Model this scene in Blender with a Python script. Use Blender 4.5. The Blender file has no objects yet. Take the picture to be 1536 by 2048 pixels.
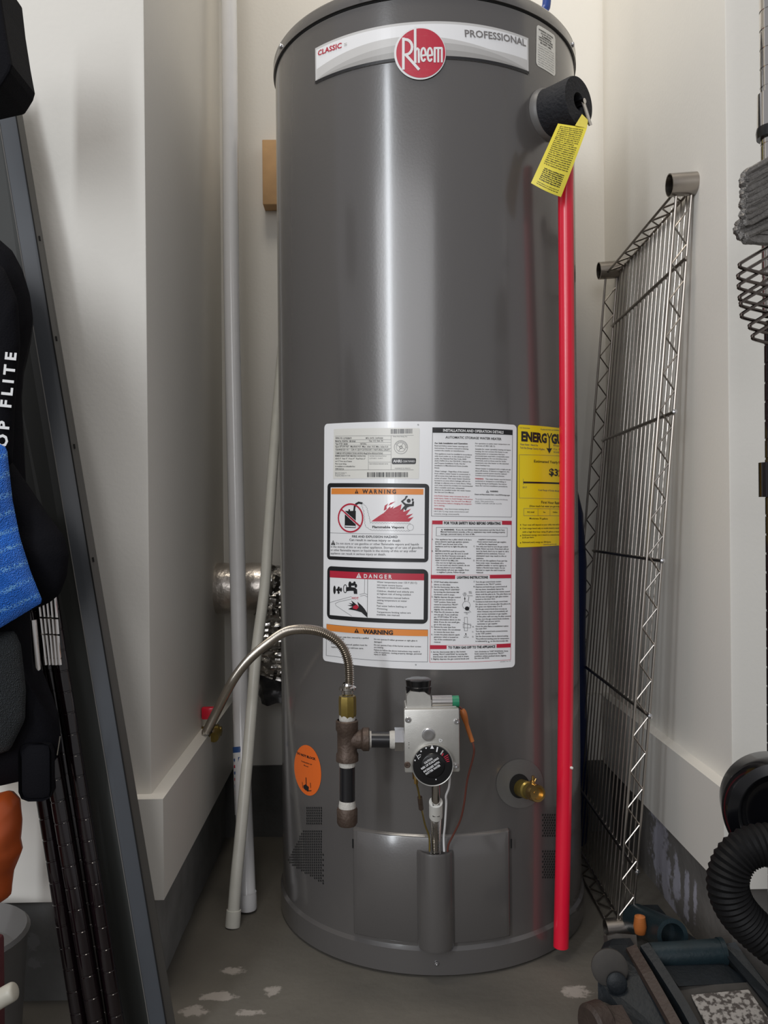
import bpy, bmesh, math, random
from mathutils import Vector, Matrix, noise
from mathutils.geometry import tessellate_polygon
random.seed(7)
C = bpy.context.scene.collection
SC = bpy.context.scene
# ------------------------------------------------------------ camera
F = 1680.0; CAMZ = 0.667
cam_d = bpy.data.cameras.new('camera'); cam = bpy.data.objects.new('camera', cam_d); C.objects.link(cam)
cam_d.sensor_fit = 'VERTICAL'; cam_d.sensor_height = 36.0; cam_d.lens = 36.0*F/2048.0
cam_d.clip_start = 0.02
YAW = math.atan(33/F)
MC = Matrix.Translation((0, 0, CAMZ)) @ Matrix.Rotation(-YAW, 4, 'Z') @ Matrix.Rotation(math.pi/2, 4, 'X') @ Matrix.Rotation(-0.0095, 4, 'Z')
cam.matrix_world = MC
SC.camera = cam
# ------------------------------------------------------------ world and lights
w = bpy.data.worlds.new('world'); SC.world = w; w.use_nodes = True
bg = w.node_tree.nodes['Background']; bg.inputs[0].default_value = (0.98, 0.97, 1.0, 1); bg.inputs[1].default_value = 0.36
def area(name, loc, target, sx, sy, power, col):
    l = bpy.data.lights.new(name, 'AREA'); l.shape = 'RECTANGLE'; l.size = sx; l.size_y = sy; l.energy = power; l.color = col
    o = bpy.data.objects.new(name, l); C.objects.link(o); o.location = loc
    d = Vector(target)-Vector(loc); o.rotation_euler = d.to_track_quat('-Z', 'Y').to_euler()
    return o
area('side_door_daylight', (-1.46, -1.35, 1.70), (0.04, 1.2, 1.3), 0.17, 2.3, 26, (0.90, 0.95, 1.0))
area('garage_ceiling_light', (-0.35, 0.85, 3.1), (0.0, 1.4, 1.0), 1.0, 0.5, 21, (1.0, 0.92, 0.80))
area('garage_door_opening', (-1.7, -4.0, 2.3), (0.0, 1.2, 1.0), 4.2, 2.0, 72, (0.98, 0.98, 1.0))
SC.view_settings.view_transform = 'Standard'; SC.view_settings.look = 'None'
SC.view_settings.gamma = 1.0; SC.view_settings.use_curve_mapping = False
SC.view_settings.exposure = 0.08

# ------------------------------------------------------------ photo geometry helpers
CO = Vector((0, 0, CAMZ)); R3 = MC.to_3x3()
def ray(x, y): return (R3 @ Vector(((x-768)/F, -(y-1024)/F, -1))).normalized()
def P(x, y, Y):
    d = ray(x, y); return CO + d*(Y/d.y)
def PF(x, y, z=0.0):
    d = ray(x, y); return CO + d*((z-CAMZ)/d.z)
def PX(x, y, X):
    d = ray(x, y); return CO + d*(X/d.x)
R = 0.255; HY = 1.458
HX = P(855, 1024, HY).x
def hp(x, y):
    d = ray(x, y); ox, oy = -HX, -HY
    a = d.x**2+d.y**2; b = 2*(ox*d.x+oy*d.y); c = ox*ox+oy*oy-(R+.0008)**2
    D = b*b-4*a*c
    t = (-b-math.sqrt(max(D, 0)))/(2*a)
    p = CO+d*t
    return (R*math.atan2(p.x-HX, HY-p.y), p.z)          # arc length, height
def cyl(s, z, off=0.0):
    t = s/R; r = R+off
    return Vector((HX+r*math.sin(t), HY-r*math.cos(t), z))

XL = P(297.5, 1024, 1.165).x; XR = P(1459, 1024, 1.165).x
# ------------------------------------------------------------ materials
def mat(name, col, rough=0.5, metal=0.0, coat=0.0, noise_amt=0.0, noise_scale=30, bump=0.0, bump_scale=200, spec=0.5, fn=None):
    m = bpy.data.materials.new(name); m.use_nodes = True; nt = m.node_tree; b = nt.nodes['Principled BSDF']
    b.inputs['Base Color'].default_value = (*col, 1); b.inputs['Roughness'].default_value = rough
    b.inputs['Metallic'].default_value = metal; b.inputs['Coat Weight'].default_value = coat
    b.inputs['Coat Roughness'].default_value = 0.12; b.inputs['Specular IOR Level'].default_value = spec
    tc = nt.nodes.new('ShaderNodeTexCoord')
    n = nt.nodes.new('ShaderNodeTexNoise'); n.inputs['Scale'].default_value = noise_scale; n.inputs['Detail'].default_value = 6
    nt.links.new(tc.outputs['Object'], n.inputs['Vector'])
    mx = nt.nodes.new('ShaderNodeMix'); mx.data_type = 'RGBA'
    k = 1-noise_amt
    mx.inputs[6].default_value = (col[0]*k, col[1]*k, col[2]*k, 1); mx.inputs[7].default_value = tuple(min(1, c*(1+noise_amt)) for c in col)+(1,)
    nt.links.new(n.outputs['Fac'], mx.inputs[0]); nt.links.new(mx.outputs[2], b.inputs['Base Color'])
    if bump:
        n2 = nt.nodes.new('ShaderNodeTexNoise'); n2.inputs['Scale'].default_value = bump_scale; n2.inputs['Detail'].default_value = 4
        nt.links.new(tc.outputs['Object'], n2.inputs['Vector'])
        bp = nt.nodes.new('ShaderNodeBump'); bp.inputs['Strength'].default_value = bump; bp.inputs['Distance'].default_value = 0.002
        nt.links.new(n2.outputs['Fac'], bp.inputs['Height']); nt.links.new(bp.outputs['Normal'], b.inputs['Normal'])
    if fn: fn(nt, b, mx, tc)
    return m
def sr(r, g, b):
    f = lambda c: (c/255/12.92) if c/255 <= .04045 else ((c/255+.055)/1.055)**2.4
    return (f(r), f(g), f(b))
def mask_mix(nt, b, mx, spots, col, wobble=0.02, scale=40, rough=None, thr=None):
    """patches of their own shape: distance to given world spots broken up by noise"""
    g = nt.nodes.new('ShaderNodeNewGeometry')
    nz = nt.nodes.new('ShaderNodeTexNoise'); nz.inputs['Scale'].default_value = scale; nz.inputs['Detail'].default_value = 8; nz.inputs['Roughness'].default_value = .7
    nt.links.new(g.outputs['Position'], nz.inputs['Vector'])
    acc = None
    for (p, sx, sy, sz) in spots:
        sub = nt.nodes.new('ShaderNodeVectorMath'); sub.operation = 'SUBTRACT'; sub.inputs[1].default_value = p
        nt.links.new(g.outputs['Position'], sub.inputs[0])
        dv = nt.nodes.new('ShaderNodeVectorMath'); dv.operation = 'DIVIDE'; dv.inputs[1].default_value = (sx, sy, sz)
        nt.links.new(sub.outputs[0], dv.inputs[0])
        ln = nt.nodes.new('ShaderNodeVectorMath'); ln.operation = 'LENGTH'; nt.links.new(dv.outputs[0], ln.inputs[0])
        if acc is None: acc = ln.outputs['Value']
        else:
            mn = nt.nodes.new('ShaderNodeMath'); mn.operation = 'MINIMUM'; nt.links.new(acc, mn.inputs[0]); nt.links.new(ln.outputs['Value'], mn.inputs[1]); acc = mn.outputs[0]
    ad = nt.nodes.new('ShaderNodeMath'); ad.operation = 'MULTIPLY_ADD'; nt.links.new(nz.outputs['Fac'], ad.inputs[0]); ad.inputs[1].default_value = 3.2; nt.links.new(acc, ad.inputs[2])
    mr = nt.nodes.new('ShaderNodeMapRange'); mr.inputs[1].default_value = 2.2; mr.inputs[2].default_value = 2.5; mr.inputs[3].default_value = 1; mr.inputs[4].default_value = 0
    nt.links.new(ad.outputs[0], mr.inputs[0])
    m2 = nt.nodes.new('ShaderNodeMix'); m2.data_type = 'RGBA'; nt.links.new(mr.outputs[0], m2.inputs[0])
    nt.links.new(mx.outputs[2], m2.inputs[6]); m2.inputs[7].default_value = (*col, 1); nt.links.new(m2.outputs[2], b.inputs['Base Color'])

M = {}
M['wall'] = mat('wall_paint', (.76, .735, .68), .55, noise_amt=.025, noise_scale=3, bump=.12, bump_scale=150)
M['trim'] = mat('trim_paint', (.78, .755, .70), .42, noise_amt=.02, noise_scale=6)
pf = [(PF(465, 1942), .018, .012, .05), (PF(440, 1992), .03, .012, .05), (PF(545, 1985), .014, .014, .05), (PF(385, 2022), .03, .013, .05),
      (PF(1152, 1985), .022, .02, .05), (PF(500, 2025), .02, .01, .05), (PF(428, 1690), .007, .014, .05), (PF(410, 1745), .006, .02, .05)]
pf = [(tuple(p), a, b_, c) for p, a, b_, c in pf]
M['floor'] = mat('concrete_floor', (.125, .115, .097), .7, noise_amt=.38, noise_scale=7, bump=.5, bump_scale=60, fn=lambda nt, b, mx, tc: mask_mix(nt, b, mx, pf, (.33, .30, .27)))
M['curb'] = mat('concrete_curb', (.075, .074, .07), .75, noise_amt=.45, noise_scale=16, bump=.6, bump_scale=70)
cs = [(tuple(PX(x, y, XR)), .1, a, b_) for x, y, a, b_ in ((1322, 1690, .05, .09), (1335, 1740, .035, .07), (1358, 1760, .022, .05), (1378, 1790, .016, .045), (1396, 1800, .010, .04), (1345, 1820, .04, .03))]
M['curb_r'] = mat('concrete_curb_paint_and_light', (.15, .14, .13), .75, noise_amt=.4, noise_scale=16, bump=.6, bump_scale=70, fn=lambda nt, b, mx, tc: mask_mix(nt, b, mx, cs, (.40, .39, .45), scale=30))  # pale spots: white paint splash plus lavender reflected light put into the colour
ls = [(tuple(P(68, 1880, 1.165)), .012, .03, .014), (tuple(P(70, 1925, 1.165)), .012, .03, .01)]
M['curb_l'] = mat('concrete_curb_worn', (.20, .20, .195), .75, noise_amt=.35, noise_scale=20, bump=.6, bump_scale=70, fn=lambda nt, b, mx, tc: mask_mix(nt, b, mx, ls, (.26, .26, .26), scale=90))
M['tank'] = mat('heater_grey_paint', (.096, .090, .087), .26, coat=.8, noise_amt=.03, noise_scale=5, bump=.05, bump_scale=300)
M['tank'].node_tree.nodes['Principled BSDF'].inputs['Coat Roughness'].default_value = .14
M['tankplate'] = mat('grey_cover_plate', (.115, .112, .106), .5)
M['tankedge'] = mat('heater_grey_paint_edge', (.075, .072, .07), .4)
M['black'] = mat('black_plastic', (.006, .006, .007), .28)
M['dark'] = mat('dark_void', (.003, .003, .003), .9)
M['label'] = mat('white_label_vinyl', (.86, .86, .87), .25, coat=.3)
M['paper'] = mat('cream_sticker', (.76, .75, .70), .35)
M['ink'] = mat('black_ink', (.012, .012, .014), .4)
M['ink2'] = mat('grey_ink', (.13, .13, .14), .4)
M['ink2g'] = mat('mid_grey_ink', (.20, .19, .19), .35)
M['red_ink'] = mat('red_ink', (.50, .022, .05), .35)
M['orange_ink'] = mat('orange_ink', (.80, .27, .05), .35)
M['yellow'] = mat('yellow_label', (.93, .73, .010), .35)
M['white_ink'] = mat('white_ink', (.78, .78, .78), .35)
M['tag'] = mat('yellow_tag', (.85, .72, .07), .4)
M['orange_lab'] = mat('orange_label', (.80, .15, .02), .45)
M['bandgrey'] = mat('silver_band_light', (.60, .59, .58), .3)
M['bandgrey2'] = mat('silver_band_mid', (.47, .46, .45), .3)
M['bandgrey3'] = mat('silver_band_dark', (.36, .35, .34), .3)
M['red'] = mat('red_pipe', (.78, .010, .04), .28, coat=.3)
M['foam'] = mat('black_foam', (.012, .0125, .016), .8, bump=1.0, bump_scale=220, noise_amt=.3, noise_scale=60)
M['greyplastic'] = mat('grey_plastic', (.14, .135, .13), .45)
M['chrome'] = mat('chrome', (.62, .60, .58), .12, 1.0, noise_amt=.05)
M['chrome_darkrefl'] = mat('chrome_dark_reflection', (.006, .003, .004), .11, 0, coat=.2, spec=.5)  # chrome mirroring dark surroundings; that darkness is put into the base colour
M['wire'] = mat('zinc_wire', (.36, .33, .30), .28, 1.0, noise_amt=.2)
M['steel'] = mat('stainless_hose', (.42, .38, .33), .25, 1.0, noise_amt=.1)
M['alu'] = mat('cast_aluminium', (.52, .51, .48), .45, .75, noise_amt=.12, noise_scale=80, bump=.06, bump_scale=900)
M['alub'] = mat('zinc_screw', (.6, .6, .62), .25, 1.0)
M['brass'] = mat('brass', (.55, .36, .13), .25, 1.0, noise_amt=.15)
M['brassold'] = mat('old_brass', (.30, .22, .06), .35, .8, noise_amt=.3, noise_scale=90)
M['bronze'] = mat('rusty_iron_fitting', (.085, .058, .044), .5, .35, noise_amt=.35, noise_scale=120, bump=.5, bump_scale=250)
M['tape'] = mat('white_thread_tape', (.52, .50, .46), .7, bump=.6, bump_scale=300, noise_amt=.15)
M['blackpipe'] = mat('black_iron_pipe', (.010, .010, .012), .3, coat=.3)
M['copper'] = mat('copper_wire', (.17, .055, .04), .4, .3)
M['shrink'] = mat('orange_sleeve', (.42, .13, .03), .4)
M['green'] = mat('green_button', (.015, .20, .10), .35)
M['pvc'] = mat('offwhite_pvc', (.70, .69, .62), .35, coat=.2, noise_amt=.12, noise_scale=35)
M['pvcw'] = mat('white_wrapped_pvc', (.80, .80, .81), .2, coat=.5, noise_amt=.04, noise_scale=30, bump=.25, bump_scale=60)
M['blueink'] = mat('blue_print', (.03, .09, .28), .4)
M['foil'] = mat('crinkled_foil', (.62, .60, .57), .18, 1.0, bump=1.0, bump_scale=55)
M['foiltape'] = mat('foil_tape', (.62, .57, .52), .3, .9, bump=1.0, bump_scale=45)
M['darkduct'] = mat('dark_plastic_film', (.03, .03, .032), .3, bump=1.0, bump_scale=60)
M['wood'] = mat('raw_pine', (.55, .33, .15), .6, noise_amt=.25, noise_scale=25)
M['blue'] = mat('blue_pex', (.012, .05, .25), .35)
M['navy'] = mat('navy_plastic', (.006, .014, .06), .35)
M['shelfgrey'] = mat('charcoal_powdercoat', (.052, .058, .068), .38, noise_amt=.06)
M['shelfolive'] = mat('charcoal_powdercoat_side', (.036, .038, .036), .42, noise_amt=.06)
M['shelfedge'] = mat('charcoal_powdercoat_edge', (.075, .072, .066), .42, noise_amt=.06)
M['fabric'] = mat('black_nylon', (.004, .004, .006), .8, bump=.3, bump_scale=500, spec=.12)
def weave(nt, b, mx, tc):
    wv = nt.nodes.new('ShaderNodeTexVoronoi'); wv.inputs['Scale'].default_value = 800
    nt.links.new(tc.outputs['Object'], wv.inputs['Vector'])
    bp = nt.nodes.new('ShaderNodeBump'); bp.inputs['Strength'].default_value = .9; bp.inputs['Distance'].default_value = .003
    nt.links.new(wv.outputs['Distance'], bp.inputs['Height']); nt.links.new(bp.outputs['Normal'], b.inputs['Normal'])
def ripstop(nt, b, mx, tc):
    weave(nt, b, mx, tc)
    mp = nt.nodes.new('ShaderNodeMapping'); mp.inputs['Rotation'].default_value = (0, .35, 0); nt.links.new(tc.outputs['Object'], mp.inputs['Vector'])
    wa = nt.nodes.new('ShaderNodeTexWave'); wa.bands_direction = 'Z'; wa.inputs['Scale'].default_value = 16; wa.inputs['Distortion'].default_value = 2.5; wa.inputs['Detail'].default_value = 2
    nt.links.new(mp.outputs[0], wa.inputs['Vector'])
    ck = nt.nodes.new('ShaderNodeTexVoronoi'); ck.feature = 'DISTANCE_TO_EDGE'; ck.inputs['Scale'].default_value = 300; nt.links.new(tc.outputs['Object'], ck.inputs['Vector'])
    lt = nt.nodes.new('ShaderNodeMath'); lt.operation = 'LESS_THAN'; lt.inputs[1].default_value = .09; nt.links.new(ck.outputs['Distance'], lt.inputs[0])
    gt = nt.nodes.new('ShaderNodeMapRange'); gt.inputs[1].default_value = .72; gt.inputs[2].default_value = .98; nt.links.new(wa.outputs['Fac'], gt.inputs[0])
    mu = nt.nodes.new('ShaderNodeMath'); mu.operation = 'MULTIPLY'; nt.links.new(lt.outputs[0], mu.inputs[0]); nt.links.new(gt.outputs[0], mu.inputs[1])
    m2 = nt.nodes.new('ShaderNodeMix'); m2.data_type = 'RGBA'; nt.links.new(mu.outputs[0], m2.inputs[0]); nt.links.new(mx.outputs[2], m2.inputs[6]); m2.inputs[7].default_value = (.16, .42, .85, 1)
    nt.links.new(m2.outputs[2], b.inputs['Base Color'])
M['bluefab'] = mat('blue_textured_nylon', (.012, .15, .66), .5, noise_amt=.35, noise_scale=40, fn=ripstop)
M['mesh'] = mat('black_mesh_fabric', (.016, .02, .023), .7, fn=weave)
M['thread'] = mat('white_embroidery', (.75, .75, .75), .6)
M['orangebag'] = mat('orange_plastic', (.42, .075, .015), .4, noise_amt=.2, noise_scale=30)
M['teal'] = mat('teal_enamel', (.010, .022, .028), .4, noise_amt=.4, noise_scale=40, bump=.2)
M['slate'] = mat('greasy_slate_steel', (.009, .012, .015), .5, spec=.3, noise_amt=.5, noise_scale=40, bump=.3)
M['rust'] = mat('rusty_steel', (.042, .028, .022), .6, noise_amt=.4, noise_scale=60, bump=.5)
M['dust'] = mat('dusty_steel', (.042, .038, .034), .75, noise_amt=.4, noise_scale=50)
def worn(nt, b, mx, tc):
    n = nt.nodes.new('ShaderNodeTexNoise'); n.inputs['Scale'].default_value = 160; n.inputs['Detail'].default_value = 8
    nt.links.new(tc.outputs['Object'], n.inputs['Vector'])
    mr = nt.nodes.new('ShaderNodeMapRange'); mr.inputs[1].default_value = .44; mr.inputs[2].default_value = .54; nt.links.new(n.outputs['Fac'], mr.inputs[0])
    m2 = nt.nodes.new('ShaderNodeMix'); m2.data_type = 'RGBA'; nt.links.new(mr.outputs[0], m2.inputs[0]); m2.inputs[6].default_value = (.06, .05, .045, 1); m2.inputs[7].default_value = (.30, .28, .26, 1)
    nt.links.new(m2.outputs[2], b.inputs['Base Color'])
M['worn'] = mat('worn_label', (.3, .28, .26), .7, fn=worn)
M['rubber'] = mat('black_rubber_hose', (.004, .004, .0045), .6, bump=.2, spec=.2)
M['gloss'] = mat('glossy_black_plastic', (.003, .003, .004), .14, spec=.4)
M['cable'] = mat('dull_steel_cable', (.20, .19, .18), .4, .7, noise_amt=.5, noise_scale=200, bump=.8, bump_scale=500)
M['darkwire'] = mat('dark_wire', (.10, .08, .07), .25, 1.0)
M['cream'] = mat('cream_cable', (.42, .40, .34), .45)
M['maroon'] = mat('maroon_striped_cloth', (.10, .02, .025), .7, noise_amt=.4, noise_scale=40)

# ------------------------------------------------------------ mesh helpers
ORG = {}
def tag(o, label=None, cat=None, group=None, kind=None):
    if label: o['label'] = label
    if cat: o['category'] = cat
    if group: o['group'] = group
    if kind: o['kind'] = kind
    return o
class MB:
    def __init__(s): s.v = []; s.f = []; s.m = []
    def add(s, vs, fs, mi=0):
        n = len(s.v); s.v += [Vector(v) for v in vs]; s.f += [tuple(i+n for i in f) for f in fs]; s.m += [mi]*len(fs); return s
    def box(s, a, b, mi=0):
        x0, y0, z0 = a; x1, y1, z1 = b
        return s.add([(x0, y0, z0), (x1, y0, z0), (x1, y1, z0), (x0, y1, z0), (x0, y0, z1), (x1, y0, z1), (x1, y1, z1), (x0, y1, z1)],
                     [(0, 3, 2, 1), (4, 5, 6, 7), (0, 1, 5, 4), (1, 2, 6, 5), (2, 3, 7, 6), (3, 0, 4, 7)], mi)
    def bbox(s, a, b, bev=.002, mi=0):
        bm = bmesh.new(); bmesh.ops.create_cube(bm, size=1)
        a = Vector(a); b = Vector(b); c = (a+b)/2; d = b-a
        for v in bm.verts: v.co = Vector((v.co.x*d.x, v.co.y*d.y, v.co.z*d.z))+c
        bmesh.ops.bevel(bm, geom=bm.edges[:], offset=bev, segments=2, affect='EDGES', profile=.5)
        bm.verts.index_update()
        s.add([v.co.copy() for v in bm.verts], [tuple(v.index for v in f.verts) for f in bm.faces], mi); bm.free(); return s
    def prism(s, pts, d, mi=0):
        n = len(pts); d = Vector(d); a = [Vector(p) for p in pts]
        return s.add(a+[p+d for p in a], [tuple(range(n-1, -1, -1)), tuple(range(n, 2*n))]+[(i, (i+1) % n, n+(i+1) % n, n+i) for i in range(n)], mi)
    def tube(s, path, r, seg=12, caps=True, mi=0, closed=False):
        pts = [Vector(p) for p in path]; n = len(pts)
        rs = r if isinstance(r, (list, tuple)) else [r]*n
        t0 = (pts[1]-pts[0]).normalized(); up = Vector((0, 0, 1)) if abs(t0.z) < .9 else Vector((1, 0, 0))
        u = t0.cross(up).normalized(); vs = []; fs = []
        for i, p in enumerate(pts):
            if closed: t = (pts[(i+1) % n]-pts[i-1])
            else: t = pts[min(i+1, n-1)]-pts[max(i-1, 0)]
            if t.length < 1e-9: t = t0.copy()
            t.normalize(); u = (u-t*u.dot(t)).normalized(); w_ = t.cross(u)
            for k in range(seg):
                a = 2*math.pi*k/seg; vs.append(p+(u*math.cos(a)+w_*math.sin(a))*rs[i])
        for i in range(n if closed else n-1):
            j = (i+1) % n
            for k in range(seg):
                k2 = (k+1) % seg; fs.append((i*seg+k, i*seg+k2, j*seg+k2, j*seg+k))
        if caps and not closed:
            fs.append(tuple(range(seg-1, -1, -1))); fs.append(tuple((n-1)*seg+k for k in range(seg)))
        return s.add(vs, fs, mi)
    def lathe(s, prof, o, ax=(0, 0, 1), seg=32, mi=0, caps=False):
        """prof: list of (radius, distance along the axis)"""
        o = Vector(o); ax = Vector(ax).normalized(); up = Vector((0, 0, 1)) if abs(ax.z) < .9 else Vector((1, 0, 0))
        u = ax.cross(up).normalized(); w_ = ax.cross(u); vs = []; fs = []; n = len(prof)
        for (r, h) in prof:
            for k in range(seg):
                a = 2*math.pi*k/seg; vs.append(o+ax*h+(u*math.cos(a)+w_*math.sin(a))*max(r, 1e-5))
        for i in range(n-1):
            for k in range(seg):
                k2 = (k+1) % seg; fs.append((i*seg+k2, i*seg+k, (i+1)*seg+k, (i+1)*seg+k2))
        return s.add(vs, fs, mi)
    def build(s, name, ms, parent=None, smooth=True, ang=35, org=None):
        if not isinstance(ms, (list, tuple)): ms = [ms]
        xs = [v.x for v in s.v]; ys = [v.y for v in s.v]; zs = [v.z for v in s.v]
        o0 = Vector(org) if org is not None else Vector(((min(xs)+max(xs))/2, (min(ys)+max(ys))/2, min(zs)))
        me = bpy.data.meshes.new(name); me.from_pydata([v-o0 for v in s.v], [], s.f)
        for m in ms: me.materials.append(M[m] if isinstance(m, str) else m)
        me.polygons.foreach_set('material_index', s.m)
        if smooth:
            me.polygons.foreach_set('use_smooth', [True]*len(me.polygons)); me.update(); me.set_sharp_from_angle(angle=math.radians(ang))
        me.update()
        o = bpy.data.objects.new(name, me); C.objects.link(o)
        if parent is not None:
            o.parent = parent; o.location = o0-ORG[parent.name]
        else: o.location = o0
        ORG[o.name] = o0
        return o
def empty(name, loc, label, cat, group=None):
    o = bpy.data.objects.new(name, None); C.objects.link(o); o.location = loc; o.empty_display_size = .05; ORG[o.name] = Vector(loc)
    return tag(o, label, cat, group)
def spline(pts, n=8):
    P_ = [Vector(p) for p in pts]; out = []
    for i in range(len(P_)-1):
        p0 = P_[max(i-1, 0)]; p1 = P_[i]; p2 = P_[i+1]; p3 = P_[min(i+2, len(P_)-1)]
        for k in range(n):
            t = k/n; out.append(.5*((2*p1)+(-p0+p2)*t+(2*p0-5*p1+4*p2-p3)*t*t+(-p0+3*p1-3*p2+p3)*t**3))
    out.append(P_[-1]); return out
def resample(pts, step):
    out = [pts[0].copy()]; acc = 0
    for a, b in zip(pts, pts[1:]):
        L = (b-a).length; t = step-acc
        while t <= L: out.append(a+(b-a)*(t/L)); t += step
        acc = (acc+L) % step
    return out

# flat print laid on a curved or flat surface: everything in surface coordinates (s,z), mapped by fn(s,z,off)
class Print:
    def __init__(s, fn, inv, maxe=.012): s.b = MB(); s.fn = fn; s.inv = inv; s.maxe = maxe; s.mats = []
    def mi(s, m):
        if m not in s.mats: s.mats.append(m)
        return s.mats.index(m)
    def tris(s, pts, tr, m, off):
        mi = s.mi(m); out_v = []; out_f = []; st = [tuple(pts[i] for i in t) for t in tr]
        while st:
            a, b, c = st.pop(); e = [((a[0]-b[0])**2+(a[1]-b[1])**2, 0), ((b[0]-c[0])**2+(b[1]-c[1])**2, 1), ((c[0]-a[0])**2+(c[1]-a[1])**2, 2)]
            L, k = max(e)
            if L > s.maxe**2:
                if k == 1: a, b, c = b, c, a
                elif k == 2: a, b, c = c, a, b
                m_ = ((a[0]+b[0])/2, (a[1]+b[1])/2); st.append((a, m_, c)); st.append((m_, b, c))
            else:
                n = len(out_v); out_v += [s.fn(*a, off), s.fn(*b, off), s.fn(*c, off)]; out_f.append((n, n+1, n+2))
        s.b.add(out_v, out_f, mi)
    def poly(s, pxs, m, off, raw=False):
        pts = pxs if raw else [s.inv(*p) for p in pxs]
        # tessellate_polygon works on a list of loops
        tr = tessellate_polygon([[Vector((p[0], p[1], 0)) for p in pts]])
        fix = []
        for t in tr:
            a, b, c = (pts[i] for i in t)
            if (b[0]-a[0])*(c[1]-a[1])-(b[1]-a[1])*(c[0]-a[0]) < 0: t = (t[0], t[2], t[1])
            fix.append(t)
        s.tris(pts, fix, m, off)
    def quad(s, q, m, off, rad=0.0, n=24):
        """q: four photo corners TL,TR,BR,BL; rad = corner radius as a share of the width"""
        A = [s.inv(*p) for p in q]
        def bl(u, v): return tuple((A[0][k]*(1-u)+A[1][k]*u)*(1-v)+(A[3][k]*(1-u)+A[2][k]*u)*v for k in (0, 1))
        W = abs(A[1][0]-A[0][0]); H = abs(A[0][1]-A[3][1]); ry = rad*W/max(H, 1e-6)
        us = [rad*(1-math.cos(i/5*math.pi/2)) for i in range(6)] if rad else [0]
        us = us+[rad+(1-2*rad)*(i+1)/n for i in range(n-1)]+[1-u for u in reversed(us)]
        pts = []; cols = []
        for u in us:
            d = rad-min(u, 1-u); ins = ry*(1-math.sqrt(max(0, 1-(d/rad)**2))) if rad and d > 0 else 0
            cols.append((bl(u, ins), bl(u, 1-ins)))
        mi = s.mi(m); vs = []; fs = []
        for t, b_ in cols: vs += [s.fn(*t, off), s.fn(*b_, off)]
        for i in range(len(cols)-1): fs.append((2*i, 2*i+1, 2*i+3, 2*i+2))
        s.b.add(vs, fs, mi)
    def stroke(s, pxs, wpx, m, off, closed=False, raw=False, scale=None):
        pts = pxs if raw else [s.inv(*p) for p in pxs]
        if closed: pts = pts+[pts[0]]
        w_ = wpx*(s.pxs if scale is None else scale)/2
        for a, b in zip(pts, pts[1:]):
            dx, dy = b[0]-a[0], b[1]-a[1]; L = math.hypot(dx, dy) or 1e-9; nx, ny = -dy/L*w_, dx/L*w_; ex, ey = dx/L*w_*.6, dy/L*w_*.6
            q = [(a[0]-ex+nx, a[1]-ey+ny), (a[0]-ex-nx, a[1]-ey-ny), (b[0]+ex-nx, b[1]+ey-ny), (b[0]+ex+nx, b[1]+ey+ny)]
            s.tris(q, [(0, 1, 2), (0, 2, 3)], m, off)
    def rectline(s, q, wpx, m, off): s.stroke(q, wpx, m, off, closed=True)
    def ellipse(s, c, rx, ry, m, off, rot=0, n=36):
        s.poly([(c[0]+rx*math.cos(a)*math.cos(rot)-ry*math.sin(a)*math.sin(rot), c[1]+rx*math.cos(a)*math.sin(rot)+ry*math.sin(a)*math.cos(rot)) for a in [2*math.pi*i/n for i in range(n)]], m, off)
    def text(s, t, a, b, h, m, off, bold=0.0, fit=True, shear=0.0, self_h=False):
        """baseline from photo point a to photo point b (fitted), cap height h in photo pixels"""
        vs, fs, x0, x1, hh = glyphs(t, bold, self_h)
        if not vs: return
        A = s.inv(*a); B = s.inv(*b); dx, dy = B[0]-A[0], B[1]-A[1]; L = math.hypot(dx, dy); ex, ey = dx/L, dy/L
        U = s.inv(a[0], a[1]-h); hw = math.hypot(U[0]-A[0], U[1]-A[1])
        k = hw/hh; kx = L/(x1-x0) if fit else min(k*.95, L/(x1-x0))
        pts = [(A[0]+ex*(x-x0)*kx-ey*y*k, A[1]+ey*(x-x0)*kx+ex*y*k) for x, y in vs]
        s.tris(pts, fs, m, off)
    def para(s, lines, a, b, dy, h, m, off, bold=0.0, maxlen=None):
        """lines of body text; a,b = first baseline ends (full width); dy = line step in pixels"""
        ml = maxlen or max(len(l) for l in lines)
        y = 0
        for l in lines:
            if l.strip():
                f = len(l)/ml; ind = (len(l)-len(l.lstrip()))/ml
                s.text(l.strip(), (a[0]+(b[0]-a[0])*ind, a[1]+y+(b[1]-a[1])*ind), (a[0]+(b[0]-a[0])*min(1, f), a[1]+y+(b[1]-a[1])*f), h, m, off, bold)
            y += dy if l.strip() else dy*.45
    def build(s, name, parent): return s.b.build(name, s.mats, parent, smooth=False)
_G = {}
def glyphs(t, bold, self_h):
    k = (t, bold)
    if k not in _G:
        cu = bpy.data.curves.new('t', 'FONT'); cu.body = t; cu.resolution_u = 2; cu.offset = bold; cu.size = 1.0
        ob = bpy.data.objects.new('t', cu); me = ob.to_mesh()
        vs = [(v.co.x, v.co.y) for v in me.vertices]; fs = []
        for p in me.polygons:
            q = list(p.vertices)
            for i in range(1, len(q)-1):
                a, b, c = q[0], q[i], q[i+1]
                ar = (vs[b][0]-vs[a][0])*(vs[c][1]-vs[a][1])-(vs[b][1]-vs[a][1])*(vs[c][0]-vs[a][0])
                fs.append((a, b, c) if ar >= 0 else (a, c, b))
        ob.to_mesh_clear(); bpy.data.objects.remove(ob); bpy.data.curves.remove(cu)
        _G[k] = (vs, fs)
    vs, fs = _G[k]
    if not vs: return vs, fs, 0, 1, 1
    xs = [v[0] for v in vs]
    return vs, fs, min(xs), max(xs), (max(v[1] for v in vs) if self_h else .73)
def cprint():
    p = Print(cyl, hp); p.pxs = 1.215/F; return p

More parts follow.
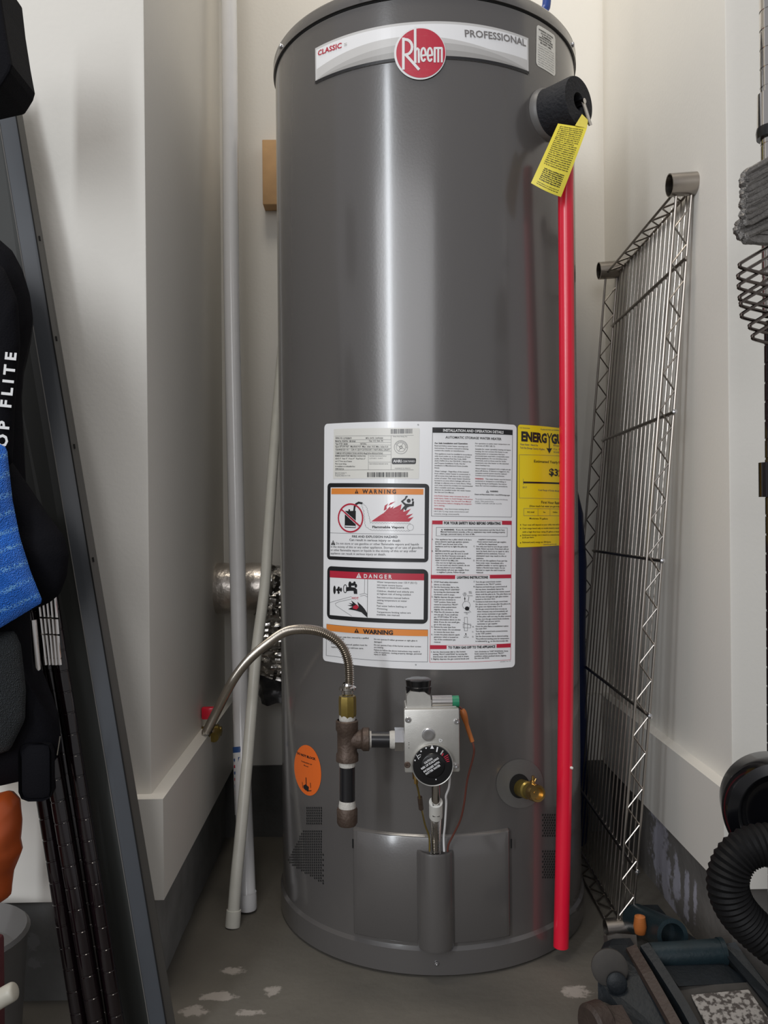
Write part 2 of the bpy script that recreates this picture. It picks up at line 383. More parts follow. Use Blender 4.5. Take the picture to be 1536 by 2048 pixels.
# ============================================================ SETTING
YF = 1.165; YB = 1.765; ZB0 = .145; ZB1 = .281; ZT = 2.4
def struct(name, mb, m, smooth=False):
    return tag(mb.build(name, m, smooth=smooth), kind='structure')
struct('floor', MB().box((-5, -7, -.05), (5, 2.2, 0)), 'floor')
struct('wall_left', MB().bbox((-2.0, YF, ZB0), (XL, 2.1, ZT), .003), 'wall', True)
struct('wall_right', MB().bbox((XR, YF, ZB0), (2.2, 2.1, ZT), .003), 'wall', True)
struct('wall_back', MB().box((XL, YB, ZB0), (XR, 2.1, ZT)), 'wall')
T = .021
def lbase(name, sg, xw, xo):
    o = [(xo, YF-T), (xw+sg*T, YF-T), (xw+sg*T, YB), (xw-sg*.001, YB), (xw-sg*.001, YF+.001), (xo, YF+.001)]
    if sg < 0: o = o[::-1]
    struct(name, MB().prism([(x, y, ZB0-.001) for x, y in o], (0, 0, ZB1-ZB0+.001)), 'trim')
lbase('baseboard_left', 1, XL, -2.0); lbase('baseboard_right', -1, XR, 2.2)
struct('baseboard_back', MB().bbox((XL+T, YB-T, ZB0-.001), (XR-T, YB+.001, ZB1), .0015), 'trim', True)
def rough_block(a, b, amp, nx=30, nz=4, seed=0):
    bm = bmesh.new(); bmesh.ops.create_cube(bm, size=1); a = Vector(a); b = Vector(b)
    for v in bm.verts: v.co = Vector((v.co.x*(b-a).x, v.co.y*(b-a).y, v.co.z*(b-a).z))+(a+b)/2
    bmesh.ops.subdivide_edges(bm, edges=bm.edges[:], cuts=12, use_grid_fill=True)
    for v in bm.verts:
        if v.co.z < b.z-.001: v.co += noise.noise_vector(v.co*14+Vector((seed, 0, 0)))*amp
    bm.verts.index_update(); mb = MB().add([v.co.copy() for v in bm.verts], [tuple(v.index for v in f.verts) for f in bm.faces]); bm.free(); return mb
struct('trim_1', rough_block((-1.2, YF-.004, -.01), (XL+.003, YB, ZB0), .004, seed=1), 'curb_l', True)
struct('trim_2', rough_block((XL, YB-.03, -.01), (XR, YB+.1, ZB0), .004, seed=2), 'curb', True)
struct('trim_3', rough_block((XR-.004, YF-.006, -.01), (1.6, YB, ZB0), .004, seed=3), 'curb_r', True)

# ============================================================ WATER HEATER
heater = empty('water_heater', (HX, HY, 0), 'tall grey cylindrical gas water heater with red logo and white instruction sheet', 'water heater')
ZS = 1.407
body = MB().lathe([(R*.9, .004), (R+.004, .004), (R+.004, .038), (R+.0015, .041), (R, .043), (R, .046), (R, .2), (R, .7), (R, 1.2), (R, ZS-.008), (R, ZS-.002), (R-.002, ZS), (R*.8, ZS)], (HX, HY, 0), (0, 0, 1), 192)
body.build('tank_shell', 'tank', heater, ang=25)
MB().lathe([(R-.0015, ZS-.0015), (R+.0005, ZS-.0012), (R+.0005, ZS+.0012), (R-.0015, ZS+.0015)], (HX, HY, 0), (0, 0, 1), 128).build('cap_seam', 'dark', heater)
MB().lathe([(R-.001, ZS+.001), (R+.0035, ZS+.001), (R+.0035, ZS+.017), (R+.001, ZS+.021), (R-.01, ZS+.024), (R*.5, ZS+.03), (.0, ZS+.031)], (HX, HY, 0), (0, 0, 1), 160).build('top_cap', 'tank', heater)
def screw(s, z, r, name='screw', m='alub', par=heater, off=.0035):
    n = Vector((math.sin(s/R), -math.cos(s/R), 0)); o = cyl(s, z, off)
    return MB().lathe([(r, 0), (r, r*.3), (r*.8, r*.6), (r*.3, r*.7), (0, r*.5)], o, n, 14).build(name, m, par)
for (x, y) in ((565, 89), (724, 1), (1005, 0), (1142, 88)):
    s_, z_ = hp(min(max(x, 562), 1143), y); screw(s_, ZS+.010, .0042)
s_, z_ = hp(873, 1944); screw(s_, .021, .0036, off=.004)

# burner door: raised curved cover with a standing half tube
def cpanel(x0, x1, z0, z1, h, name, m, bev=.004, n=40):
    a0 = hp(x0, 1780)[0]; a1 = hp(x1, 1780)[0]; mb = MB(); vs = []; fs = []
    us = [a0, a0+bev*.5]+[a0+bev+(a1-a0-2*bev)*i/n for i in range(n+1)]+[a1-bev*.5, a1]
    hs = [0, h*.8]+[h]*(n+1)+[h*.8, 0]
    zs = [z0, z0+bev*.5, z0+bev, z1-bev, z1-bev*.5, z1]; zh = [0, .8, 1, 1, .8, 0]
    for j, z in enumerate(zs):
        for i, u in enumerate(us): vs.append(cyl(u, z, min(hs[i], h*zh[j])+.0002))
    w_ = len(us)
    for j in range(len(zs)-1):
        for i in range(w_-1): fs.append((j*w_+i, j*w_+i+1, (j+1)*w_+i+1, (j+1)*w_+i))
    return mb.add(vs, fs).build(name, m, heater, ang=60)
door = cpanel(708, 1018, .048, hp(870, 1668)[1], .0065, 'burner_door', 'tank')
sx0, zt = hp(870, 1697)
tc_ = cyl(sx0, 0, -.002)
tb = MB().lathe([(.0265, .046), (.0275, .05), (.0275, zt-.004), (.0265, zt), (.0235, zt), (.0235, zt-.05), (0, zt-.05)], (tc_.x, tc_.y, 0), (0, 0, 1), 48)
tb.build('burner_tube_housing', 'tank', door, ang=60)
for x in (710, 1018):
    s_, z_ = hp(x, 1676)
    pr = cprint(); pr.stroke([(s_, z_), (s_, z_-.012)], 3.5, 'dark', .007, raw=True); pr.build('slot', door)

# vents: rows of small dark perforations, too small to pick apart
def vents(pred, xs, ys, name):
    pr = cprint()
    j = 0; y = ys[0]
    while y < ys[1]:
        sx = xs[0]+(3 if j % 2 else 0)
        while sx < xs[1]:
            if pred(sx, y):
                s_, z_ = hp(sx, y); r_ = .0016
                pr.tris([(s_+r_*math.cos(a*math.pi/3), z_+r_*1.1*math.sin(a*math.pi/3)) for a in range(6)], [(0, 1, 2), (0, 2, 3), (0, 3, 4), (0, 4, 5)], 'dark', .0006)
            sx += 6.2*max(.45, math.cos(hp(sx, y)[0]/R))
        y += 5.2; j += 1
    tag(pr.build(name, heater), kind='stuff')
vents(lambda x, y: (y < 1652 and x > 612) or (y > 1660 and x > 606-(y-1660)*.5 and y < 1722+(x-570)*.62 and x < 648), (576, 646), (1616, 1770), 'air_vent')
vents(lambda x, y: y < 1760 and not 1672 < y < 1700, (1086, 1112), (1630, 1768), 'air_vent')
# long raised seam / side strap on left of tank
pr = cprint()
for (xa, ya, xb, yb) in ((567, 1640, 569, 1800),):
    pr.stroke([(xa, ya), (xb, yb)], 1.4, 'greyplastic', .0006)
pr.build('shell_seam', heater)

# ---- top banner
bn = cprint(); bq = [(630, 97), (1057, 76), (1057, 149), (631, 168)]
zt_ = (hp(*bq[0])[1]+hp(*bq[1])[1])/2; zb_ = (hp(*bq[3])[1]+hp(*bq[2])[1])/2; sa = hp(*bq[0])[0]; sb = hp(*bq[1])[0]
def bv(u, v): return (sa+(sb-sa)*u, zt_+(zb_-zt_)*v)
def strip(pr, f0, f1, m, off, u0=0, u1=1, n=48):
    vs = []; fs = []
    for i in range(n+1):
        u = u0+(u1-u0)*i/n; vs += [cyl(*bv(u, f0(u)), off), cyl(*bv(u, f1(u)), off)]
    for i in range(n): fs.append((2*i, 2*i+1, 2*i+3, 2*i+2))
    pr.b.add(vs, fs, pr.mi(m))
strip(bn, lambda u: 0, lambda u: 1, 'bandgrey', .0005)
ban = bn.build('banner_label', heater)
bn = cprint()
strip(bn, lambda u: .07, lambda u: .93, 'label', .0008, .008, .992)
strip(bn, lambda u: .62-.25*math.sin(math.pi*min(1, u*1.25)), lambda u: .92, 'bandgrey', .0010, .01, .99)
strip(bn, lambda u: .92-.36*math.sin(math.pi*u)**.8, lambda u: .92, 'bandgrey2', .0012, .01, .99)
strip(bn, lambda u: .92-.17*math.sin(math.pi*u), lambda u: .92, 'bandgrey3', .0013, .01, .99)
strip(bn, lambda u: .92, lambda u: 1.0, 'ink', .0014)
CT = lambda x, y: (540+x/2.194, y/2.194)
bn.text('CLASSIC', CT(211, 246), CT(315, 210), 10.5, 'red_ink', .0016, .02)
bn.text('S', CT(325, 203), CT(339, 199), 5.5, 'bandgrey2', .0016)
bn.text('PROFESSIONAL', CT(855, 162), CT(1122, 204), 14.5, 'ink2g', .0016, .015)
bn.build('print', ban)
lg = cprint(); CL = lambda x, y: (780+x/12.8, 30+y/12.8)
lg.ellipse(CL(770, 995), 51.5, 52.5, 'white_ink', .0022, n=64)
logo = lg.build('logo_badge', heater)
lg = cprint()
lg.ellipse(CL(788, 990), 48.6, 49.4, 'red_ink', .0026, n=64)
wi = 5.2
lg.stroke([CL(347, 620), CL(347, 1400)], wi, 'white_ink', .0030)
lg.stroke([CL(340, 650)]+[CL(400+170*math.sin(a), 842-195*math.cos(a)) for a in [i*math.pi/10 for i in range(11)]], wi, 'white_ink', .0030)
lg.stroke([CL(410, 1040), CL(735, 1405)], wi, 'white_ink', .0030)
lg.stroke([CL(645, 340), CL(650, 1230)], wi*.95, 'white_ink', .0030)
lg.stroke([CL(650, 960), CL(672, 895), CL(705, 880), CL(735, 910), CL(740, 1230)], wi*.8, 'white_ink', .0030)
for cx_ in (855, 1020):
    lg.stroke([CL(cx_-25, 1060), CL(cx_+58, 1045)]+[CL(cx_+58*math.cos(a), 1032-165*math.sin(a)) for a in [i*math.pi/8 for i in range(0, 15)]], 3.9, 'white_ink', .0030)
lg.stroke([CL(1142, 1218), CL(1142, 870)], 4.2, 'white_ink', .0030); lg.stroke([CL(1232, 1218), CL(1232, 900)], 3.8, 'white_ink', .0030); lg.stroke([CL(1322, 1218), CL(1322, 880)], 3.8, 'white_ink', .0030)
lg.stroke([CL(1142, 868), CL(1318, 868)], 4.4, 'white_ink', .0030)
lg.build('print', logo)

# ---- small caution sticker near the top right
st = cprint(); st.quad([(1073.5, 48), (1111, 72), (1111, 154), (1072.5, 130)], 'paper', .0005, .12, 10); sk = st.build('caution_sticker', heater)
st = cprint()
for i, (tx, u0, u1) in enumerate([('WARNING: CAUTION:', .12, .9), ('DO NOT USE WITH', .25, .8), ('FLAMMABLE', .3, .8), ('VAPORS IN OR NEAR', .12, .88), ('THIS WATER HEATER', .12, .88), ('SEE SAFETY LABEL', .2, .8)]):
    y = 57+i*4.9
    st.text(tx, (1073+37*u0, y+23*u0), (1073+37*u1, y+23*u1), 3.2, 'ink', .0009, .03)
for i in range(9):
    y = 88+i*4.8; st.text(['This unit must be installed by', 'a qualified installer to code', 'and all the local rules. Read', 'the use and care manual first', 'before you start any work on', 'the gas line. Test for leaks', 'with soapy water only. Never', 'use a flame to test. Keep the', 'area clear around the base.'][i], (1076, y+2), (1108, y+21), 2.6, 'ink2', .0009)
st.build('print', sk)

# ---- big instruction sheet
C1 = lambda x, y: (630+x/6.4, 830+y/6.4)
C2 = lambda x, y: (640+x/6.678, 1110+y/6.678)
C3 = lambda x, y: (850+x/7.584, 830+y/7.584)
C4 = lambda x, y: (850+x/6.606, 1030+y/6.606)
C5 = lambda x, y: (1020+x/7.064, 830+y/7.064)
sh = cprint(); sh.quad([(648.5, 848), (1033.5, 850), (1030, 1334), (645.5, 1321)], 'label', .0005, .02, 60)
sheet = sh.build('instruction_sheet', heater)
O1, O2, O3, O4, O5 = .0008, .0010, .0012, .0014, .0016
pl = cprint()
# rating plate sticker
pl.quad([C1(240, 180), C1(1340, 168), C1(1330, 815), C1(232, 815)], 'paper', O1, .01, 30)
for i, (tx, x0, x1) in enumerate([('SERIAL NO. Q192028679', 262, 468), ('Model No. XG50T06 - 38R RH60', 262, 520), ('Type STOR  38,000', 262, 418), ('Input BTU/H N/I - Manifold 4.0  Max. inlet 10.5 Min. inlet 5.0', 262, 935), ('CSA/ANSI Z21.10.1 - CSA 4.1-2019 CATEGORY I NATURAL DRAFT', 262, 960), ('COMPLIES WITH JURISDICTIONS HAVING 40ng/J NOx REGULATIONS', 262, 868)]):
    y = [305, 345, 380, 415, 455, 500][i]
    pl.text(tx, C1(x0, y), C1(x1, y+2), 3.4, 'ink', O2, .01)
for tx, x0, x1, y in (('MFG. DATE: 13APR2020', 650, 870, 305), ('Cap. U.S. Gals. 50', 690, 870, 340), ('NATURAL', 580, 660, 378)):
    pl.text(tx, C1(x0, y), C1(x1, y), 3.2, 'ink', O2, .01)
for y in (268, 318, 353, 387, 428, 468, 508):
    pl.stroke([C1(258, y+3), C1(974, y-2)], .5, 'ink2', O2)
pl.stroke([C1(258, 706), C1(1262, 702)], .5, 'ink', O2); pl.stroke([C1(974, 264), C1(974, 703)], .5, 'ink2', O2); pl.stroke([C1(684, 508), C1(684, 703)], .5, 'ink2', O2); pl.stroke([C1(684, 605), C1(974, 603)], .5, 'ink2', O2); pl.stroke([C1(974, 264), C1(1262, 260)], .5, 'ink2', O2)
for i, (tx, x1) in enumerate([('MINIMUM CLEARANCE FROM COMBUSTIBLE CONSTRUCTION', 648), ('SIDES 0"  Rear 0"  Front 4"  Flue/Vent 6"', 645), ('and 12" from top of heater', 475), ('Floor as per listing', 402), ('for installation on combustible floor', 515), ('HOMOLOGUE CSA', 370)]):
    pl.text(tx, C1(260, 533+i*33), C1(x1, 535+i*33), 2.9, 'ink', O2, .01)
for tx, a, b, y in (('CERTIFIED FOR INSTALLATION AT', 698, 915, 533), ('ALTITUDES 0 - 10,100 FT.', 698, 872, 562), ('MAX WORKING PRESSURE 150 PSI', 698, 932, 633), ('Rheem Sales Company, Inc.', 258, 408, 745), ('800 Interstate Park Dr', 258, 380, 763), ('Montgomery, Alabama 36117 USA', 258, 452, 783), ('Rheem Water Heating, Mex.', 1002, 1182, 282), ('ASSEMBLED IN MEXICO', 1020, 1220, 690)):
    pl.text(tx, C1(a, y), C1(b, y), 2.3, 'ink2', O2)
pl.text('50/38', C1(1278, 425), C1(1276, 352), 3.4, 'ink2', O2, .01) if False else None
pl.quad([C1(985, 550), C1(1295, 553), C1(1290, 628), C1(983, 630)], 'ink', O2, .06, 10)
pl.text('AHRI', C1(1000, 606), C1(1108, 608), 5.6, 'white_ink', O3, .03); pl.text('CERTIFIED', C1(1122, 606), C1(1280, 604), 3.6, 'white_ink', O3, .01)
random.seed(3)
def barcode(q, n, m):
    x = 0
    while x < 1:
        w_ = random.choice([.4, .7, 1.1])/n
        a = [(q[0][0]+(q[1][0]-q[0][0])*t, q[0][1]+(q[1][1]-q[0][1])*t) for t in (x, min(1, x+w_))]; b = [(q[3][0]+(q[2][0]-q[3][0])*t, q[3][1]+(q[2][1]-q[3][1])*t) for t in (x, min(1, x+w_))]
        pl.poly([a[0], a[1], b[1], b[0]], m, O2); x += w_+random.choice([.3, .6, .9])/n
barcode([C1(968, 180), C1(1245, 176), C1(1245, 236), C1(968, 240)], 40, 'ink2'); barcode([C1(668, 733), C1(1188, 732), C1(1188, 795), C1(668, 795)], 52, 'ink')
# round certification mark
def ring(pr, c, r, wpx, m, off, n=28, ry=None): pr.stroke([(c[0]+r*math.cos(2*math.pi*i/n), c[1]+(ry or r)*math.sin(2*math.pi*i/n)) for i in range(n)], wpx, m, off, closed=True)
cc = C1(1100, 412); ring(pl, cc, 13.3, .7, 'ink2', O2); ring(pl, cc, 9.2, .6, 'ink2', O2); ring(pl, cc, 2.4, 1.0, 'ink', O2)
for a in (.5, 2.1, 3.6, 5.2): pl.stroke([(cc[0]+3*math.cos(a), cc[1]+3*math.sin(a)), (cc[0]+9*math.cos(a), cc[1]+9*math.sin(a))], .6, 'ink2', O2)
for i in range(14):
    a = -2.6+i*.16*1.3; pl.stroke([(cc[0]+10.4*math.cos(a), cc[1]+10.4*math.sin(a)), (cc[0]+12.2*math.cos(a), cc[1]+12.2*math.sin(a))], .8, 'ink2', O2)
# warning box one
pl.quad([C1(160, 872), C1(1462, 882), C1(1450, 1886), C1(153, 1848)], 'ink', O1, .035, 40)
pl.quad([C1(202, 927), C1(1406, 932), C1(1400, 1838), C1(192, 1806)], 'label', O2, 0, 30)
pl.quad([C1(213, 938), C1(1389, 946), C1(1386, 1020), C1(210, 1014)], 'orange_ink', O3, 0, 30)
def tri(pr, q, m, off, mk=None):
    pr.poly(q, m, off)
    if mk:
        cx_ = (q[0][0]+q[1][0]+q[2][0])/3; y0 = q[0][1]; y1 = q[1][1]
        pr.stroke([(cx_, y0+(y1-y0)*.35), (cx_, y0+(y1-y0)*.68)], 1.1, mk, off+.0002); pr.stroke([(cx_, y0+(y1-y0)*.82), (cx_, y0+(y1-y0)*.88)], 1.1, mk, off+.0002)
tri(pl, [C1(534, 950), C1(512, 1004), C1(558, 1004)], 'ink', O4, 'orange_ink')
pl.text('W A R N I N G', C1(608, 1003), C1(1038, 1006), 8.2, 'ink', O4, .035)
rc = C1(457, 1318); pl_n = 40
can = [C1(385, 1228), C1(430, 1228), C1(430, 1208), C1(450, 1208), C1(450, 1228), C1(524, 1225), C1(522, 1445), C1(382, 1440)]
pl.poly(can, 'ink', O3); pl.stroke([C1(392, 1422), C1(515, 1428)], 2.4, 'label', O4)
pl.stroke([C1(503, 1222), C1(508, 1175), C1(528, 1140), C1(560, 1122), C1(602, 1130)], 4.2, 'ink', O3)
ring(pl, rc, 24.2, 3.2, 'red_ink', O4, 40, 27.8); pl.stroke([C1(345, 1215), C1(570, 1418)], 3.4, 'red_ink', O4)
pl.stroke([C1(352, 1232), C1(556, 1424)], .8, 'label', O5); pl.stroke([C1(362, 1210), C1(574, 1400)], .8, 'label', O5)
def wavy(pr, pts, amp, wl, wpx, m, off):
    out = []
    for a, b in zip(pts, pts[1:]):
        L = math.hypot(b[0]-a[0], b[1]-a[1]); n = max(2, int(L/wl*6)); nx, ny = -(b[1]-a[1])/L, (b[0]-a[0])/L
        for i in range(n):
            t = i/n; q = abs(math.sin(math.pi*L*t/wl))*amp; out.append((a[0]+(b[0]-a[0])*t+nx*q, a[1]+(b[1]-a[1])*t+ny*q))
    pr.stroke(out+[pts[-1]], wpx, m, off)
wavy(pl, [C1(602, 1130), C1(655, 1180), C1(685, 1290), C1(705, 1385), C1(1220, 1395)], -1.6, 5.5, .5, 'ink2', O3)
wavy(pl, [C1(605, 1150), C1(630, 1230), C1(650, 1420), C1(720, 1468), C1(1220, 1478)], 1.6, 5.5, .5, 'ink2', O3)
ring(pl, C1(1222, 1438), 6.3, .5, 'ink2', O3)
pl.text('Flammable Vapors', C1(735, 1445), C1(1140, 1450), 4.4, 'ink', O4, .03)
pl.poly([C1(722, 1362), C1(830, 1285), C1(880, 1255), C1(965, 1165), C1(965, 1195), C1(1010, 1165), C1(995, 1200), C1(1110, 1140), C1(1095, 1215), C1(1140, 1190), C1(1130, 1240), C1(1228, 1200), C1(1165, 1285), C1(1255, 1262), C1(1185, 1325), C1(1262, 1305), C1(1205, 1366)], 'red_ink', O3)
pl.poly([C1(880, 1225), C1(893, 1160), C1(938, 1132), C1(915, 1175), C1(918, 1205)], 'red_ink', O3); pl.poly([C1(938, 1160), C1(965, 1125), C1(1032, 1105), C1(975, 1145)], 'red_ink', O3)
pl.poly([C1(1150, 1160), C1(1100, 1105), C1(1160, 1058), C1(1172, 1072), C1(1128, 1108), C1(1165, 1135), C1(1240, 1140), C1(1245, 1105), C1(1268, 1105), C1(1264, 1165), C1(1215, 1170), C1(1180, 1185), C1(1160, 1225), C1(1140, 1200), C1(1095, 1225), C1(1130, 1180)], 'ink', O4)
pl.ellipse(C1(1200, 1098), 4.0, 4.0, 'ink', O4, n=16); pl.ellipse(C1(1170, 1048), 3, 1.8, 'ink', O4, -.6, 10); pl.ellipse(C1(1250, 1085), 2, 2.6, 'ink', O4, 0, 10)
pl.stroke([C1(196, 1508), C1(1402, 1530)], .7, 'ink2', O3)
pl.text('FIRE AND EXPLOSION HAZARD', C1(475, 1568), C1(1058, 1574), 4.6, 'ink', O3, .02); pl.text('Can result in serious injury or death', C1(442, 1610), C1(1090, 1622), 4.6, 'ink', O3, .01)
tri(pl, [C1(234, 1602), C1(206, 1662), C1(262, 1664)], 'ink', O3, 'label')
for i, (tx, a, b) in enumerate([('Do not store or use gasoline or other flammable vapors and liquids', 272, 1330), ('in the vicinity of this or any other appliance. Storage of or use of gasoline', 205, 1378), ('or other flammable vapors or liquids in the vicinity of this or any other', 203, 1300), ('appliance can result in serious injury or death.', 203, 908)]):
    pl.text(tx, C1(a, 1655+i*42), C1(b, 1668+i*43), 4.4, 'ink', O3, .005)
# danger box
pl.quad([C2(98, 146), C2(1447, 190), C2(1440, 920), C2(92, 850)], 'ink', O1, .05, 40)
pl.quad([C2(134, 212), C2(1390, 250), C2(1383, 862), C2(132, 800)], 'label', O2, 0, 30)
pl.quad([C2(134, 208), C2(1390, 250), C2(1389, 338), C2(134, 298)], 'red_ink', O3, 0, 30)
tri(pl, [C2(521, 238), C2(485, 306), C2(556, 308)], 'white_ink', O4, 'red_ink'); pl.text('D A N G E R', C2(588, 305), C2(962, 316), 8.0, 'white_ink', O4, .03)
pl.stroke([C2(637, 325), C2(633, 835)], .8, 'ink', O3); pl.stroke([C2(598, 322), C2(595, 510)], .7, 'ink2', O3)
pl.stroke([C2(134, 634), C2(420, 555)], .7, 'ink2', O3); pl.stroke([C2(530, 528), C2(595, 510), C2(634, 530)], .7, 'ink2', O3)
pl.stroke([C2(420, 588), C2(250, 625), C2(205, 648), C2(215, 675), C2(425, 815)], .7, 'ink2', O3); pl.stroke([C2(540, 550), C2(595, 535), C2(632, 560)], .7, 'ink2', O3)
for (x, y, a, b) in ((196, 465, 2.6, 8.5), (245, 465, 4.2, 3), (252, 440, 2.2, 3), (250, 500, 2.2, 3), (282, 463, 2, 4.4), (402, 395, 3.2, 6.5), (440, 392, 4.2, 3), (462, 372, 2.4, 3), (480, 410, 2.6, 4)):
    pl.ellipse(C2(x, y), a, b, 'ink', O3, 0, 14)
ring(pl, C2(338, 450), 3.4, 1.6, 'ink', O3, 20, 8); pl.poly([C2(350, 430), C2(400, 425), C2(470, 435), C2(497, 460), C2(500, 520), C2(455, 518), C2(450, 478), C2(400, 478), C2(350, 485)], 'ink', O4)
pl.text('HOT', C2(428, 588), C2(518, 592), 4.6, 'red_ink', O4, .02)
pl.poly([C2(440, 690), C2(365, 672), C2(430, 668), C2(384, 640), C2(440, 650), C2(418, 605), C2(465, 640), C2(520, 690), C2(500, 622), C2(560, 675), C2(598, 720), C2(632, 775), C2(630, 832), C2(555, 765), C2(480, 742), C2(378, 722)], 'ink', O4)
pl.poly([C2(450, 680), C2(500, 660), C2(520, 700), C2(490, 728), C2(440, 712)], 'red_ink', O5)
for i, (tx, a, b, y) in enumerate([('Water temperature over 125 F (52 C)', 762, 1295, 370), ('can cause severe burns', 762, 1100, 408), ('instantly or death from scalds.', 762, 1195, 442), ('Children, disabled and elderly are', 762, 1250, 490), ('at highest risk of being scalded.', 762, 1218, 527), ('See instruction manual before', 762, 1192, 575), ('setting temperature at water', 762, 1162, 612), ('heater.', 762, 850, 645), ('Feel water before bathing or', 760, 1162, 688), ('showering.', 760, 905, 722), ('Temperature limiting valves are', 760, 1212, 770), ('available, see manual.', 758, 1068, 803)]):
    pl.text(tx, C2(a, y), C2(b, y+13), 3.4, 'ink', O3, .01)
# warning box two
pl.rectline([C2(88, 922), C2(1440, 998), C2(1437, 1428), C2(82, 1340)], .8, 'ink2', O1)
pl.quad([C2(90, 924), C2(1440, 1000), C2(1440, 1084), C2(88, 1008)], 'orange_ink', O2, 0, 30)
tri(pl, [C2(490, 980), C2(458, 1036), C2(524, 1040)], 'ink', O3, 'orange_ink'); pl.text('WARNING', C2(575, 1046), C2(976, 1064), 8.5, 'ink', O3, .045)
for tx, a, b, y in (('Inspect louvers, outer door, removed by a qualified', 160, 652, 1095), ('service agency only.', 160, 325, 1122), ('If burner door is opened, gasket must be', 150, 632, 1190), ('replaced per damper mfr/use care.', 150, 583, 1235)):
    pl.text(tx, C2(a, y), C2(b, y+24*(b-a)/490), 3.0, 'ink', O2, .01)
for tx, a, b, y in (('Do not operate if rubber grommet or sight glass is', 722, 1300, 1132), ('damaged.', 722, 830, 1168), ('Do not operate if any of the burner access door screws', 722, 1348, 1208), ('are missing.', 722, 848, 1240), ('Failure to follow the above instructions may result in', 722, 1335, 1276), ('a fire or explosion, causing property damage, personal', 722, 1355, 1306), ('injury or death.', 722, 890, 1335)):
    pl.text(tx, C2(a, y), C2(b, y+22*(b-a)/600), 3.0, 'ink', O2, .01)
# installation box
pl.rectline([C3(115, 190), C3(1328, 228), C3(1312, 1548), C3(98, 1532)], .8, 'ink2', O1)
pl.quad([C3(115, 190), C3(1326, 232), C3(1325, 304), C3(115, 268)], 'ink', O2, 0, 24)
pl.text('INSTALLATION AND OPERATION DETAILS', C3(275, 252), C3(1190, 282), 5.4, 'white_ink', O3, .035)
pl.text('AUTOMATIC STORAGE WATER HEATER', C3(310, 354), C3(1158, 382), 4.8, 'ink', O2, .015)
La = ['Read and follow water heater warnings and', 'instructions. If owners manual is missing,', 'contact the retailer or manufacturer.', '', 'This appliance must be installed in accordance', 'with local codes or, in the absence of local', 'codes, the National Fuel Gas Code, ANSI', 'Z223.1/NFPA 54 or the CSA B149.1, Natural Gas', 'and Propane Installation Code. Not for', 'installation in Manufactured Home (mobile', 'Home).', '', 'Water Leakage - Regardless of the material', 'from which a water heater is constructed, it', 'will at some time leak due to the corrosive', 'action of water. This water heater should be', 'located in an area where leakage will not do', 'damage to adjacent area or lower floors. When', 'such areas cannot be avoided, it is recommended', 'that a suitable catch pan, adequately', 'drained, be installed under the water heater.', 'See Use and Care Manual.']
pl.text('For Safe Installation and Operation', C3(148, 438), C3(645, 445), 3.0, 'ink', O2, .03)
pl.para(La, C3(145, 474), C3(722, 490), 4.67, 2.6, 'ink', O2, .008)
pl.para(['CAUTION: Hotter water increases the risk of', 'scald injury. Refer to Scald Danger information', 'on this water heater. See Use and Care Manual', 'for instructions before changing the temperat-', 'ture setting.'], C3(138, 1235), C3(722, 1252), 4.75, 2.6, 'red_ink', O2, .008)
pl.text('WARNING:', C3(135, 1432), C3(275, 1437), 2.8, 'red_ink', O2, .02); pl.para(['Any thermostat setting above'], C3(300, 1434), C3(668, 1440), 4.6, 2.6, 'ink', O2)
pl.para(['125 F (52 C) may cause severe burns and', 'consume energy unnecessarily.'], C3(135, 1470), C3(655, 1478), 4.9, 2.6, 'ink', O2)
Lb = ['For operation at outlet water temperature not', 'in excess of 180 F (82 C).', '', 'Suitable for water (potable) heating and space', 'heating. Do not connect this heater to any', 'heating system or components that have', 'previously been used with a nonpotable water', 'heating appliance. Do not introduce toxic', 'chemicals, such as those used for boiler', 'treatment, into this heater or the attached', 'space heating loop.', '', 'Water heater is equipped with a single-use gas', 'shut-off device. If device is triggered, the', 'complete control system must be replaced.', 'Contact your local service technician.', '', '             This water heater must be braced,', 'anchored or strapped to avoid falling or', 'moving during an earthquake. See instruc-', 'tions for correct installation procedures.']
pl.para(Lb, C3(762, 440), C3(1300, 455), 4.6, 2.6, 'ink', O2, .008)
pl.text('WARNING:', C3(757, 975), C3(888, 979), 2.8, 'red_ink', O3, .03)
tri(pl, [C3(947, 1135), C3(925, 1176), C3(972, 1178)], 'ink2', O2, 'label'); pl.text('WARNING', C3(985, 1168), C3(1108, 1170), 3.0, 'ink', O2, .03)
pl.text('Cancer and Reproductive Harm - www.P65Warnings.ca.gov', C3(752, 1212), C3(1288, 1226), 2.7, 'ink', O2, .02); pl.para(['This product is covered by one or more of the following', 'patents:  Other patents pending', '7,278,852 / 6,957,628 / 6,401,668 / 6,213,756'], C3(760, 1282), C3(1252, 1292), 4.3, 2.5, 'ink2', O2)
